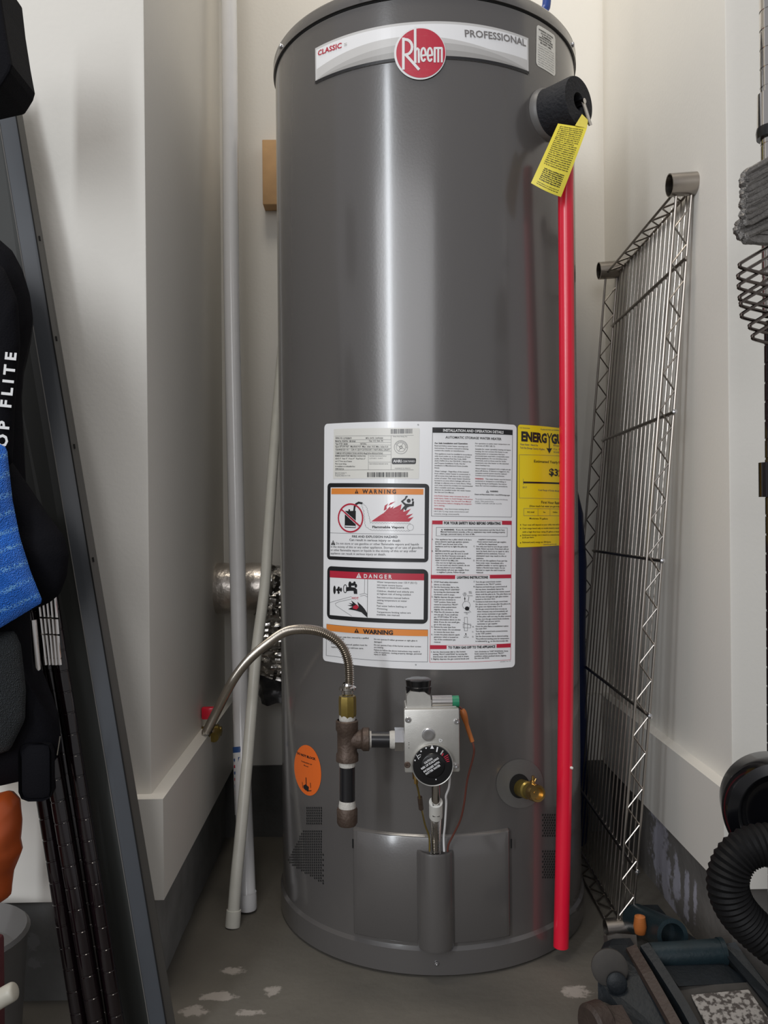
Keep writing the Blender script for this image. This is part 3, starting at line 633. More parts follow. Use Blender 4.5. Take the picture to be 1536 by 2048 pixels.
# safety / lighting / turn off box
pl.rectline([C4(95, 75), C4(1143, 78), C4(1132, 1912), C4(62, 1945)], .7, 'red_ink', O1)
for q in ([C4(100, 76), C4(232, 77), C4(232, 124), C4(98, 122)], [C4(1017, 80), C4(1145, 82), C4(1144, 130), C4(1016, 128)], [C4(76, 794), C4(398, 797), C4(396, 845), C4(75, 842)], [C4(856, 790), C4(1137, 786), C4(1136, 834), C4(855, 838)], [C4(66, 1722), C4(285, 1722), C4(284, 1770), C4(64, 1772)], [C4(945, 1705), C4(1132, 1698), C4(1131, 1748), C4(943, 1755)]):
    pl.quad(q, 'red_ink', O2, 0, 10)
pl.text('FOR YOUR SAFETY READ BEFORE OPERATING', C4(250, 122), C4(998, 128), 5.4, 'ink', O2, .04); pl.text('LIGHTING INSTRUCTIONS', C4(420, 840), C4(832, 838), 5.0, 'ink', O2, .04); pl.text('TO TURN GAS OFF TO THE APPLIANCE', C4(305, 1766), C4(928, 1752), 5.0, 'ink', O2, .04)
pl.stroke([C4(76, 792), C4(1137, 786)], .5, 'red_ink', O2); pl.stroke([C4(66, 1720), C4(1132, 1697)], .5, 'red_ink', O2)
pl.rectline([C4(150, 162), C4(1087, 170), C4(1085, 284), C4(147, 276)], .6, 'ink2', O2)
tri(pl, [C4(223, 182), C4(212, 202), C4(235, 202)], 'ink', O2)
pl.text('WARNING:', C4(245, 203), C4(388, 204), 3.2, 'ink', O2, .03); pl.text('If you do not follow these instructions and the Use & Care', C4(410, 203), C4(1052, 207), 3.0, 'ink', O2, .015)
pl.text('Manual instructions exactly, a fire or explosion may result causing property', C4(205, 230), C4(1058, 236), 3.0, 'ink', O2, .015); pl.text('damage, personal injury or loss of life.', C4(205, 260), C4(658, 263), 3.0, 'ink', O2, .015)
def col(lines, x0, x1, y0, dy, ml, sl=4):
    for i, l in enumerate(lines):
        if l: ind = len(l)-len(l.lstrip()); pl.text(l.strip(), C4(x0+(x1-x0)*ind/ml, y0+i*dy), C4(x0+(x1-x0)*min(1, len(l)/ml), y0+i*dy+sl), 2.9, 'ink', O2, .015)
col(['This appliance has a pilot which is lit by a', 'piezo-electric spark gas ignition system.', 'Do NOT open the inner door of the', 'appliance and try to light the pilot by', 'hand.', 'BEFORE LIGHTING smell all around the', 'appliance area for gas. Be sure to smell', 'next to the floor because some gas is', 'heavier than air and will settle on the floor.', 'WHAT TO DO IF YOU SMELL GAS:', '- Do not try to light any appliance.', '- Do not touch any electric switch; do not', '  use any phone in your building.', '- Immediately call your gas supplier from', '  a neighbor\'s phone. Follow the gas'], 135, 612, 330, 30.9, 44)
col(['   supplier\'s instructions.', '- If you cannot reach your gas supplier,', '   call the fire department.', 'Use only your hand to turn the gas control', 'knob. Never use tools. If the knob will not', 'turn by hand, don\'t try to repair it, call a', 'qualified service technician. Force or', 'attempted repair may result in a fire or', 'explosion.', 'Do not use this appliance if any part has', 'been under water. Immediately call a', 'qualified installer or service agency to', 'replace a flooded water heater. Do not', 'attempt to repair the unit! It must be', 'replaced!'], 676, 1105, 330, 31.1, 43)
col(['STOP! Read safety information', 'above on this label.', 'Set the thermostat dial to the', 'lowest setting "PILOT LIGHTING"', 'by turning the thermostat dial', 'clockwise until it stops.', 'Slightly depress the gas control', 'knob and turn clockwise to', '"OFF" position. Note: knob', 'cannot be turned from "PILOT"', 'position unless pushed down', 'slightly. Do not force.', 'Wait five (5) minutes to clear', 'out any gas. If you smell any', 'gas, STOP! Follow "B" in the', 'safety information above on this', 'label. If you do not smell gas,', 'go to the next step.', 'Remove the outer door from', 'the water heater. Do not attempt', 'to remove the inner door.', 'Locate the piezo-electric spark', 'generator which is located on', 'top of the combination gas', 'control.'], 118, 480, 893, 33, 33)
col(['Turn the gas control knob counter-', 'clockwise to the "PILOT" position.', 'Depress and hold the gas control knob all', 'the way down. Immediately depress the', 'piezo-electric spark generator button several', 'times until the pilot is lit. The pilot flame can', 'only be seen through the sight glass window', 'located on the inner door.', 'Continue to hold down the gas control knob', 'for about one (1) minute after the pilot is lit.', 'If it goes out repeat steps 2 to 8.', '  If the gas control knob does not pop up', '  when released, stop and immediately call', '  your service technician or gas supplier.', '  If the pilot will not stay lit after several', '  tries, turn the gas control knob clockwise', '  to "OFF" and call your service', '  technician or gas supplier.', 'Once the pilot flame is established replace', 'the outer door.', 'Turn the gas control knob counterclockwise', 'to the "ON" position.', 'Set the thermostat dial to desired setting.', 'The preferred starting point for temperature', 'is indicated by     on the thermostat dial.'], 668, 1130, 893, 32.6, 46, -6)
tri(pl, [C4(841, 1662), C4(832, 1684), C4(851, 1684)], 'ink', O3)
col(['Set the thermostat dial to the lowest', 'setting "PILOT LIGHTING" by turning the', 'thermostat dial clockwise until it stops.', 'Slightly depress the gas control knob and'], 105, 580, 1818, 31, 41, -6)
col(['turn clockwise to "OFF" POSITION. Note:', 'knob cannot be turned from "PILOT"', 'position unless pushed down slightly.', 'Do not use force.'], 656, 1110, 1812, 30, 40, -8)
for tx, x, y in (('A.', 88, 330), ('B.', 88, 485), ('C.', 640, 422), ('D.', 638, 610), ('1.', 86, 893), ('2.', 86, 958), ('3.', 86, 1090), ('4.', 84, 1288), ('5.', 84, 1486), ('6.', 82, 1586), ('7.', 640, 890), ('8.', 640, 955), ('9.', 638, 1150), ('10.', 625, 1485), ('11.', 622, 1552), ('12.', 622, 1615), ('1.', 80, 1818), ('2.', 78, 1910)):
    pl.text(tx, C4(x, y), C4(x+20, y), 3.0, 'ink', O2, .01)
# little drawing of the gas control
ring(pl, C4(545, 1190), 8.0, .6, 'ink2', O2, 8); pl.ellipse(C4(555, 1235), 4.4, 4.2, 'ink', O3, 0, 14); pl.stroke([C4(575, 1255), C4(606, 1285)], .7, 'ink2', O2)
pl.stroke([C4(525, 1080), C4(525, 1140)], .8, 'ink', O2); pl.stroke([C4(580, 1080), C4(570, 1135)], .8, 'ink', O2); pl.ellipse(C4(525, 1105), 1.3, 1.8, 'ink', O3, 0, 8)
pl.rectline([C4(502, 1440), C4(604, 1440), C4(602, 1490), C4(504, 1490)], .6, 'ink2', O2); pl.rectline([C4(520, 1350), C4(560, 1352), C4(560, 1530), C4(520, 1530)], .6, 'ink2', O2); pl.stroke([C4(500, 1420), C4(610, 1460)], .6, 'ink2', O2); pl.ellipse(C4(538, 1572), 1.2, 1.6, 'ink', O3, 0, 8)
for tx, a, b, y in (('GAS', 510, 540, 1035), ('CONTROL', 495, 552, 1052), ('KNOB', 505, 542, 1070), ('PIEZO', 578, 615, 1020), ('SPARK', 578, 622, 1038), ('BUTTON', 560, 628, 1073), ('THERMOSTAT', 512, 590, 1296), ('DIAL', 540, 565, 1314), ('PILOT', 522, 555, 1602), ('BUTTON', 510, 575, 1622)):
    pl.text(tx, C4(a, y), C4(b, y), 2.2, 'ink2', O2, .01)
pl.text('AP20384-1 Rev. 00', C4(990, 1945), C4(1130, 1935), 1.9, 'ink2', O2)
for c in (C1(1320, 125), C2(1280, 1466)): ring(pl, c, 1.2, .6, 'ink2', O2, 8)
pl.build('print', sheet)

# ---- yellow energy label
en = cprint(); s1_ = hp(1146, 1000)[0]
def EQ(x, y): return (hp(x, y)[0], hp(x, y)[1])
q = [(1036, 849), (1147, 862), (1147, 1088), (1034.5, 1095)]
en.quad(q, 'yellow', .0005, .03, 20); el = en.build('energy_label', heater)
en = cprint()
en.text('ENERGYGUIDE', C5(160, 365), (1128.5, 892), 18.5, 'ink', O1, .05) if False else None
en.text('ENERG', C5(160, 362), C5(520, 392), 18.8, 'ink', O1, .05)
en.stroke([C5(532, 262), C5(556, 330), C5(556, 470)], 3.4, 'ink', O1); en.stroke([C5(588, 262), C5(556, 330)], 3.0, 'ink', O1)
en.poly([C5(515, 462), C5(556, 545), C5(596, 465), C5(574, 472), C5(538, 472)], 'ink', O1)
en.text('GUIDE', C5(585, 398), C5(850, 420), 18.8, 'ink', O1, .05)
en.text('U.S. Government', C5(142, 188), C5(280, 196), 2.8, 'ink2', O1, .01); en.text('Federal law prohibits removal of this label', C5(435, 212), C5(860, 240), 2.8, 'ink2', O1, .01)
en.text('Water Heater - Natural Gas', C5(142, 425), C5(395, 440), 3.8, 'ink2', O1, .01); en.text('Tank Size (Storage Capacity): 40 gallons', C5(142, 472), C5(490, 498), 3.8, 'ink2', O1, .01)
en.text('Rheem Sales', C5(615, 442), C5(800, 455), 3.6, 'ink2', O1); en.text('Co. Model', C5(615, 492), C5(780, 505), 3.6, 'ink2', O1); en.text('XG40', C5(612, 535), C5(700, 540), 3.6, 'ink2', O1)
en.rectline([C5(132, 560), C5(850, 590), C5(850, 1195), C5(132, 1172)], .6, 'ink2', O1)
en.text('Estimated Yearly Energy Cost', C5(340, 670), C5(850, 705), 5.6, 'ink', O1, .01); en.text('$328', C5(552, 848), C5(790, 878), 14.0, 'ink', O1, .03)
en.stroke([C5(192, 952), C5(850, 975)], 3.6, 'ink', O1); en.stroke([C5(188, 902), C5(188, 985)], .6, 'ink2', O1); en.text('$317', C5(180, 1032), C5(240, 1034), 3.6, 'ink2', O1); en.text('Cost Range of Similar Models', C5(398, 1070), C5(700, 1085), 3.4, 'ink2', O1, .01)
en.text('First Hour Rating', C5(442, 1250), C5(720, 1262), 5.6, 'ink', O1, .01); en.text('(How much hot water you get in the first hour)', C5(275, 1298), C5(790, 1306), 4.0, 'ink', O1, .01)
en.rectline([C5(195, 1320), C5(800, 1330), C5(800, 1425), C5(195, 1422)], .6, 'ink2', O1); en.stroke([C5(396, 1322), C5(396, 1424)], .6, 'ink2', O1); en.stroke([C5(565, 1324), C5(565, 1424)], .6, 'ink2', O1)
for tx, a, b, y in (('very small', 240, 342, 1378), ('low', 470, 500, 1380), ('medium', 606, 670, 1380), ('Moderate 70 gallons', 275, 535, 1472)): en.text(tx, C5(a, y), C5(b, y+4), 3.4, 'ink', O1, .01)
for tx, y in (('Your cost will depend on your utility rates and use.', 1562), ('Cost range based only on models fueled by natural gas', 1612), ('with a high first hour rating (75 gallons or more).', 1662), ('Estimated energy cost is based on a national average', 1706), ('$1.05 per therm.', 1742), ('Estimated yearly energy use: 304 therms', 1808)):
    en.text(tx, C5(175, y), C5(175+min(10.3*len(tx), 560), y-6), 3.2, 'ink', O1, .01)
for y in (1552, 1604, 1705, 1806): en.ellipse(C5(150, y), .9, 1.3, 'ink', O1, 0, 8)
en.text('www.ftc.gov/energy', C5(470, 1838), C5(660, 1830), 3.0, 'ink2', O1)
en.build('print', el)

# ---- orange oval label
C6o = lambda x, y: (570+x/13.65, 1470+y/13.65)
oc = hp(*C6o(615, 965)); og = cprint()
og.ellipse(C6o(615, 965), 26.5, 51, 'orange_lab', .0005, -.12, 48); ov = og.build('orange_oval_label', heater)
og = cprint()
og.text('DO NOT BLOCK', C6o(330, 515), C6o(840, 690), 4.4, 'ink', O1, .05); og.text('Combustion air', C6o(440, 725), C6o(740, 825), 2.8, 'ink', O1, .02); og.text('flow', C6o(510, 840), C6o(640, 885), 2.8, 'ink', O1, .02)
og.stroke([C6o(572, 1170), C6o(578, 1380)], 2.8, 'ink', O1); og.poly([C6o(500, 1380), C6o(560, 1345), C6o(650, 1420), C6o(640, 1530), C6o(560, 1510), C6o(505, 1450)], 'ink', O1); og.stroke([C6o(470, 1290), C6o(485, 1440)], 1.6, 'ink', O1); og.stroke([C6o(690, 1310), C6o(700, 1440)], 1.8, 'ink', O1); og.stroke([C6o(600, 1530), C6o(715, 1520)], 1.8, 'ink', O1)
og.build('print', ov)

# ---- gas control valve
V = lambda x, y, Y=1.10: P(640+x/4.8, 1330+y/4.8, Y)
YV = 1.098; YVB = 1.150
gv = MB().prism([V(818, 448, YV), V(812, 1033, YV), V(1330, 1042, YV), V(1340, 448, YV)], (0, .012, 0))
gvp = MB(); 
c0 = V(1078, 740, YV)
gv = MB(); a = V(812, 1038, YV); b = V(1338, 420, YV)
gv.bbox((a.x, YV, a.z), (b.x, YV+.012, b.z), .0022); gv.bbox((a.x+.002, YV+.012, a.z+.002), (b.x-.002, YVB, b.z+.001), .002)
gasv = gv.build('gas_control_valve', 'alu', heater)
MB().tube([Vector((c0.x, YVB-.003, c0.z)), Vector((c0.x, HY-R+.004, c0.z))], .016, 20).build('shank', 'alu', gasv)
MB().tube([Vector((c0.x, HY-R-.012, c0.z)), Vector((c0.x, HY-R+.002, c0.z))], .026, 6).build('hex_nut', 'alu', gasv)
# top block and on/off knob
t0 = V(835, 400, 1.115); t1 = V(1065, 400, 1.115)
tbm = MB().prism([V(832, 425, 1.106), V(1068, 425, 1.106), V(1062, 305, 1.106), V(1005, 262, 1.106), V(870, 255, 1.106), V(834, 300, 1.106)], (0, .035, 0)); tbm.build('valve_head', 'alu', gasv, smooth=False)
kc = V(948, 292, 1.123); kt = V(946, 130, 1.123)
kp = []
kb = MB(); n = 40; zl = [0, .003, (kt.z-kc.z)*.55, (kt.z-kc.z)*.6, (kt.z-kc.z)*.95, kt.z-kc.z]; rb = [.0135, .0165, .0175, .0165, .0175, .0150]
vs = []; fs = []
for zz, rr in zip(zl, rb):
    for i in range(n):
        a_ = 2*math.pi*i/n; f = rr*(1-.13*max(0, math.cos(a_*5))**2); vs.append((kc.x+f*math.cos(a_), kc.y+f*math.sin(a_), kc.z+zz))
for j in range(len(zl)-1):
    for i in range(n): fs.append((j*n+i, j*n+(i+1) % n, (j+1)*n+(i+1) % n, (j+1)*n+i))
fs.append(tuple((len(zl)-1)*n+i for i in range(n))); kb.add(vs, fs); kb.build('control_knob', 'black', gasv, ang=40)
MB().tube([V(1075, 355, 1.118), V(1266, 352, 1.118)], .0086, 20).build('igniter', 'chrome', gasv)
MB().tube([V(1266, 350, 1.118), V(1332, 348, 1.118)], .0078, 16).build('igniter_button', 'green', gasv)
for (x, y, r, m_) in ((845, 525, .0040, 'alub'), (1313, 540, .0038, 'alub'), (838, 957, .0040, 'bronze'), (1302, 968, .0038, 'alub')):
    sc_ = MB().lathe([(r, 0), (r, .0015), (r*.8, .0026), (r*.35, .0026), (r*.3, .0012), (0, .0012)], V(x, y, YV), (0, -1, 0), 16).build('screw', m_, gasv)
MB().lathe([(.0086, 0), (.0086, .002), (.0078, .003), (.007, .0032), (.004, .0030), (0, .0030)], V(1040, 668, YV), (0, -1, 0), 6 if False else 28).build('cover_plug', 'alub', gasv)
def fl(Y):
    p = Print(lambda x, z, off: Vector((x, Y-off, z)), lambda x, y: (P(x, y, Y).x, P(x, y, Y).z), .05); p.pxs = Y/F; return p
VC = lambda x, y: (640+x/4.8, 1330+y/4.8)
f_ = fl(YV); f_.stroke([VC(1143, 708), VC(1148, 742), VC(1178, 722)], 1.0, 'white_ink', .0004, closed=True)
for y in (745, 765, 795): f_.ellipse(VC(853, y), .7, .9, 'ink', .0004, 0, 8)
f_.build('print', gasv)
dc = V(1078, 948, YV)
dial = MB().lathe([(.0272, 0), (.0276, .006), (.0268, .0078), (.0255, .0070)], dc, (0, -1, 0), 64).build('dial_rim', 'alu', gasv)
dm = MB().lathe([(.0257, .001), (.0257, .0075), (.0250, .0082), (.0160, .0086), (.0150, .0098), (.0142, .0102), (0, .0102)], dc, (0, -1, 0), 64).build('temperature_dial', 'black', gasv)
dp = fl(YV-.0084)
dp.poly([VC(1075, 765), VC(1058, 803), VC(1094, 803)], 'label', .0004)
for x, y, r_ in ((1018, 797, 1.5), (970, 828, 1.5), (912, 915, 1.4), (1113, 1098, 1.2)): dp.ellipse(VC(x, y), r_, r_*1.1, 'label', .0004, 0, 10)
dp.stroke([VC(925, 862), VC(948, 905)], 1.0, 'label', .0004); dp.stroke([VC(935, 878), VC(955, 860), VC(968, 862)], 1.2, 'label', .0004); dp.stroke([VC(945, 895), VC(965, 878)], 1.0, 'label', .0004); dp.stroke([VC(1128, 790), VC(1120, 830)], 2.6, 'label', .0004)
dp.stroke([VC(1180, 822), VC(1160, 855)], 2.6, 'bandgrey2', .0004); dp.stroke([VC(1182, 850), VC(1172, 868)], 2.2, 'red_ink', .0004)
for k in range(4): dp.stroke([VC(1190+k*9, 885+k*14), VC(1228+k*4, 862+k*20)], 1.6, 'red_ink', .0004)
tag(dp.b.build('dial_marks', dp.mats, gasv, smooth=False), kind='stuff')
dp = fl(YV-.0103)
for i, (tx, a, b) in enumerate([('CAUTION', (1005, 952), (1082, 905)), ('RISK OF SCALDING', (978, 1006), (1142, 900)), ('INCREASES WITH', (1000, 1034), (1150, 938)), ('HOTTER WATER', (1020, 1056), (1158, 968))]):
    dp.text(tx, VC(*a), VC(*b), 4.2, 'label', .0003, .03)
dp.b.build('dial_text', dp.mats, gasv, smooth=False)
# fittings under the valve
MB().tube([V(915, 1030, 1.125), V(920, 1090, 1.125)], .0042, 12).tube([V(920, 1085, 1.125), V(923, 1138, 1.125)], .003, 6).build('thermocouple_nut', 'brass', gasv)
MB().tube(spline([V(923, 1130, 1.125), V(940, 1190, 1.13), V(965, 1320, 1.145), V(982, 1410, 1.16), V(1010, 1540, 1.178), V(1048, 1650, 1.183), V(1052, 1790, 1.183)], 6), .0013, 8).build('pilot_tube', 'brassold', gasv)
MB().tube([V(958, 1270, 1.142), V(972, 1380, 1.155)], .0035, 10).build('sleeve', 'bronze', gasv)
bt0 = cyl(sx0, 0, -.002)
Yb0 = 1.135
mp = spline([V(1112, 1040, Yb0), V(1112, 1300, 1.15), V(1112, 1500, 1.178), Vector((bt0.x, 1.19, zt+.0)), Vector((bt0.x, 1.19, zt-.03))], 20)
mpr = resample(mp, .0006); L_ = len(mpr)
za = V(0, 1468, 1.178).z
rs = [(.0066+.0011*math.sin(i*2*math.pi/4)) if p.z < za else .0062 for i, p in enumerate(mpr)]
MB().tube(mpr, rs, 18).build('burner_pipe', 'chrome', gasv)
for (y0, y1) in ((1300, 1385), (1398, 1468)):
    zz0 = V(0, y0, 1.165).z; zz1 = V(0, y1, 1.172).z; pa = min(mpr, key=lambda q: abs(q.z-zz0)); pb = min(mpr, key=lambda q: abs(q.z-zz1)); w2 = MB().tube([pa, pb], .0094, 20); wr = w2.build('paper_wrap', 'paper', gasv)
    f2 = fl((pa.y+pb.y)/2-.0102); 
    for xx in (1096, 1134): f2.rectline([VC(xx-12, y0+28), VC(xx+10, y0+28), VC(xx+10, y0+58), VC(xx-12, y0+58)], 1.0, 'ink', .0003); f2.stroke([VC(xx-6, y0+52), VC(xx+6, y0+34)], .9, 'ink', .0003)
    tag(f2.b.build('print', f2.mats, wr, smooth=False), kind='stuff')
MB().tube(spline([V(1248, 1040, 1.12), V(1238, 1170, 1.13), V(1210, 1255, 1.14), V(1212, 1330, 1.15), V(1200, 1530, 1.17), V(1188, 1660, 1.183), V(1192, 1790, 1.185)], 6), .0015, 8).build('igniter_wire', 'white_ink', gasv)
MB().tube(spline([V(1365, 425, 1.13), V(1385, 490, 1.13), V(1420, 610, 1.13), V(1462, 735, 1.13)], 6), [.0030+.0018*math.sin(math.pi*min(1, i/10)) for i in range(19)], 12).build('wire_sleeve', 'shrink', gasv)
MB().tube(spline([V(1330, 400, 1.13), V(1350, 412, 1.13), V(1368, 432, 1.13)], 4), .0012, 8).build('sleeve_lead', 'copper', gasv)
MB().tube(spline([V(1462, 730, 1.13), V(1478, 800, 1.13), V(1472, 880, 1.135), V(1415, 1100, 1.14), V(1385, 1320, 1.15), V(1350, 1480, 1.165), V(1290, 1610, 1.178), V(1235, 1720, 1.185), V(1225, 1790, 1.187)], 6), .0014, 8).build('thermal_wire', 'copper', gasv)
# ---- gas inlet fittings and sediment trap
YT = 1.13
trap = MB(); cxp = lambda y: V(262, y, YT)
trap.lathe([(.0128, 0), (.0150, .001), (.0150, .010), (.0132, .013), (.0132, .040), (.0150, .043), (.0150, .0545), (.013, .056)], cxp(925), (0, 0, 1), 28)
br0 = V(300, 715, YT)
trap.lathe([(.012, .0), (.0125, .010), (.0125, .013), (.0155, .016), (.0155, .0235), (.0135, .0245), (0, .0245)], br0, (1, 0, 0), 28)
tp = trap.build('gas_tee', 'bronze', heater)
MB().lathe([(.0112, 0), (.0116, .003), (.0108, .0075)], V(440, 715, YT), (1, 0, 0), 24).build('thread_tape', 'tape', tp)
MB().lathe([(.0112, 0), (.0120, .003), (.0118, .0085)], V(668, 718, YT), (1, 0, 0), 24).build('thread_tape', 'tape', tp)
MB().tube([V(445, 715, YT), V(720, 718, YT)], .0106, 28).build('nipple', 'blackpipe', tp)
MB().tube([V(716, 712, YT), V(830, 712, YT)], .0160, 6).build('inlet_nut', 'alub', tp, smooth=False)
MB().lathe([(.0102, 0), (.0112, .003), (.0106, .009)], cxp(978), (0, 0, 1), 24).build('thread_tape', 'tape', tp)
MB().lathe([(.0112, 0), (.0118, .004), (.0104, .0125)], cxp(1386), (0, 0, 1), 24).build('thread_tape', 'tape', tp)
MB().lathe([(.0102, 0), (.0112, .004), (.0106, .0095)], cxp(545), (0, 0, 1), 24).build('thread_tape', 'tape', tp)
MB().tube([cxp(940), cxp(1350)], .0104, 28).build('nipple', 'blackpipe', tp)
MB().lathe([(0, 0), (.0118, 0), (.0138, .0035), (.0140, .021), (.0125, .0235), (.009, .024)], cxp(1535), (0, 0, 1), 28).build('pipe_cap', 'bronze', tp)
MB().lathe([(.0108, 0), (.0118, .004), (.0118, .025), (.0110, .0285), (.007, .029)], V(265, 500, YT), (0, 0, 1), 8).build('brass_adapter', 'brassold', tp)

# ---- drain valve
C8 = lambda x, y: (960+x/7.68, 1480+y/7.68)
dr = cprint(); dr.ellipse(C8(610, 670), 47, 49, 'tankplate', .0012, 0, 48); pla = dr.build('drain_cover_plate', heater)
dr = cprint(); dr.ellipse(C8(600, 705), 20, 24.5, 'dark', .0018, 0, 36); dr.build('drain_opening', pla)
ds, dz = hp(*C8(625, 735)); base = cyl(ds, dz, .0); tip = P(*C8(890, 825), 1.178)
ax = (tip-base).normalized(); Lq = (tip-base).length
dv = MB().lathe([(.0125, 0), (.0125, Lq*.45), (.0105, Lq*.5), (.0105, Lq*.74)], base, ax, 24).build('drain_valve', 'brassold', heater)
MB().lathe([(.0100, Lq*.72), (.0122, Lq*.74), (.0122, Lq-.002), (.0115, Lq), (.0085, Lq), (.0082, Lq-.006), (0, Lq-.006)], base, ax, 28).build('threaded_outlet', 'brass', dv)
MB().lathe([(.003, -.003), (.003, .001), (0, .001)], base+ax*(Lq-.006), ax, 12).build('valve_seat', 'brass', dv)
sb_ = base+ax*Lq*.72+Vector((-.001, 0, .006)); MB().tube([sb_, sb_+Vector((.001, 0, .010))], .0036, 12).tube([sb_+Vector((.001, 0, .009)), sb_+Vector((.0015, 0, .017))], .0022, 10).tube([sb_+Vector((.004, .001, .009)), sb_+Vector((.006, .001, .013))], .0018, 8).build('valve_stem', 'brass', dv)

# ---- relief valve port with foam sleeve
fs_, fz_ = hp(1093, 230); fn_ = Vector((math.sin(fs_/R), -math.cos(fs_/R), 0)); fb = cyl(fs_, fz_, -.004)
fo = MB().lathe([(.0385, 0), (.0385, .008), (.036, .012), (.034, .012)], fb, fn_, 48).build('port_gasket', 'greyplastic', heater)
FL = .062
foam = MB().lathe([(.0350, .006), (.0352, .02), (.0365, FL-.003), (.0355, FL), (.0130, FL), (.0125, FL-.02), (0, FL-.02)], fb, fn_, 56).build('foam_sleeve', 'foam', heater)
fe = fb+fn_*FL
lv = MB(); 
def onface(x, y, d=.003):
    r_ = ray(x, y); t = (fe+fn_*d-CO).dot(fn_)/r_.dot(fn_); return CO+r_*t
l0 = onface(1166, 203, .002); l1 = onface(1181, 251, .004)
dd = (l1-l0).normalized(); sd = dd.cross(fn_).normalized()
def bar(mb, a, b, wd, n, th):
    d = (b-a).normalized(); s = d.cross(n).normalized()*wd/2; n = n.normalized()*th/2
    return mb.prism([a-s-n, a+s-n, b+s-n, b-s-n], n*2)
bar(lv, l0, l1, .0065, fn_, .0022)
lv.tube([l0+sd*.0028, l1+sd*.0028], .0013, 8); lv.tube([l0-sd*.0028, l1-sd*.0028], .0013, 8); lv.tube([l0+fn_*(-.012), l0+fn_*.003], .004, 12)
lv.build('relief_lever', 'chrome', heater)

# ============================================================ THINGS ROUND THE HEATER
# yellow tag
CG = lambda x, y: (1040+x/7.317, 140+y/7.317)
YG = fe.y-.022
def tagpt(u, v):       # u across, v down
    tl = P(1116, 247, YG); tr = P(1174, 256, YG+.004); brp = P(1122, 394, YG-.004); blp = P(1062, 366, YG-.004)
    p = (tl*(1-u)+tr*u)*(1-v)+(blp*(1-u)+brp*u)*v
    p.y -= .010*(4*v*(1-v))*.5+.004*math.sin(u*math.pi)*v; p.z -= .0035*math.sin(math.pi*u)*v
    return p
mbt = MB(); nu, nv = 10, 20
for off in (0, .0004):
    vs = [tagpt(i/nu, j/nv)+Vector((0, off, 0)) for j in range(nv+1) for i in range(nu+1)]
    fs = [(j*(nu+1)+i, j*(nu+1)+i+1, (j+1)*(nu+1)+i+1, (j+1)*(nu+1)+i) if off else (j*(nu+1)+i, (j+1)*(nu+1)+i, (j+1)*(nu+1)+i+1, j*(nu+1)+i+1) for j in range(nv) for i in range(nu)]
    mbt.add(vs, fs)
mbt.add([P(1150, 251, YG), P(1174, 256, YG+.004), onface(1176, 240, .004), onface(1164, 228, .004)], [(0, 1, 2, 3)])
tg = tag(mbt.build('warning_tag', 'tag'), 'yellow paper warning tag hanging from the relief valve lever', 'tag')
tpn = Print(lambda s, z, off: tagpt(s, 1-z)-Vector((0, off, 0)), lambda u, v: (u, 1-v), .2)
random.seed(5)
W_ = 'the valve must be installed with the discharge pipe directed to a safe place of disposal to avoid water damage or scalding injury do not plug or remove this valve for any reason it is required by code read all instructions and warnings before use replace every three years or sooner by a licensed plumbing contractor'.split()
def words(n):
    s = ''
    while len(s) < n: s += random.choice(W_)+' '
    return s[:n]
def utext(pr, t, u0, v0, u1, h, m, off, bold):
    vs, fs, x0, x1, hh = glyphs(t, bold, False); k = h/hh
    pr.tris([(u0+(x-x0)/(x1-x0)*(u1-u0), 1-v0+y*k) for x, y in vs], fs, m, off)
for i in range(21): utext(tpn, words(34 if i not in (7, 8) else 26), .1, .05+i*.031, .9 if i != 8 else .78, .018, 'ink', .0004, .03)
for i in range(7): utext(tpn, words(26), .16, .735+i*.027, .84, .017, 'ink', .0004, .05)
for i in range(2): utext(tpn, words(32), .14, .94+i*.026, .84, .013, 'ink', .0004, .03)
tpn.mats and tpn.b.build('print', tpn.mats, tg, smooth=False)

# red discharge pipe
rp = [P(1133, 300, 1.232), P(1131.5, 395, 1.232), P(1134, 900, 1.243), P(1130.5, 1460, 1.246), P(1122, 1893, 1.243)]
rpp = spline(rp, 12)
rd = MB().tube(rpp, .0113, 32)
drp = tag(rd.build('discharge_pipe', 'red'), 'long red plastic discharge pipe running down the right of the heater', 'pipe')
c_ = P(1147, 1535, 1.24); MB().lathe([(.0012, 0), (.0022, .001), (.002, .004), (0, .005)], P(1141, 1535, 1.2375), (.5, -.8, 0), 8).build('scuff', 'paper', drp)

# blue water pipe above
MB_ = MB().tube(spline([Vector((P(1086, 30, 1.47).x, 1.47, ZS+.026)), P(1088, 30, 1.47), P(1093, 8, 1.47), P(1098, -80, 1.47), P(1100, -300, 1.47)], 5), .0075, 16)
tag(MB_.build('water_pipe', 'blue'), 'short blue water pipe rising from the heater top', 'pipe')

# flexible gas connector
hpth = [(698, 1385, 1.13), (698.5, 1350, 1.13), (696, 1322, 1.13), (686, 1296, 1.13), (668, 1277, 1.132), (640, 1263, 1.14), (605, 1258.5, 1.155), (570, 1264, 1.18), (535, 1287, 1.21), (500, 1317, 1.25), (473, 1350, 1.30), (452, 1386, 1.36), (434, 1422, 1.42), (412, 1466, 1.475)]
hs = resample(spline([P(*p) for p in hpth], 14), .0007)
hr = [.0058+.0017*(i/len(hs))**2+.0010*math.sin(i*math.pi/2+.4) for i in range(len(hs))]
hose = MB().tube(hs, hr, 14).build('gas_hose', 'steel')
tag(hose, 'flexible corrugated steel gas hose arching left of the gas valve', 'hose')
hn = MB().lathe([(.0070, 0), (.0082, .002), (.0082, .006), (.0115, .0075), (.0115, .0105), (.0075, .013), (.0065, .016)], P(695.5, 1390, 1.13), (0, 0, 1), 20)
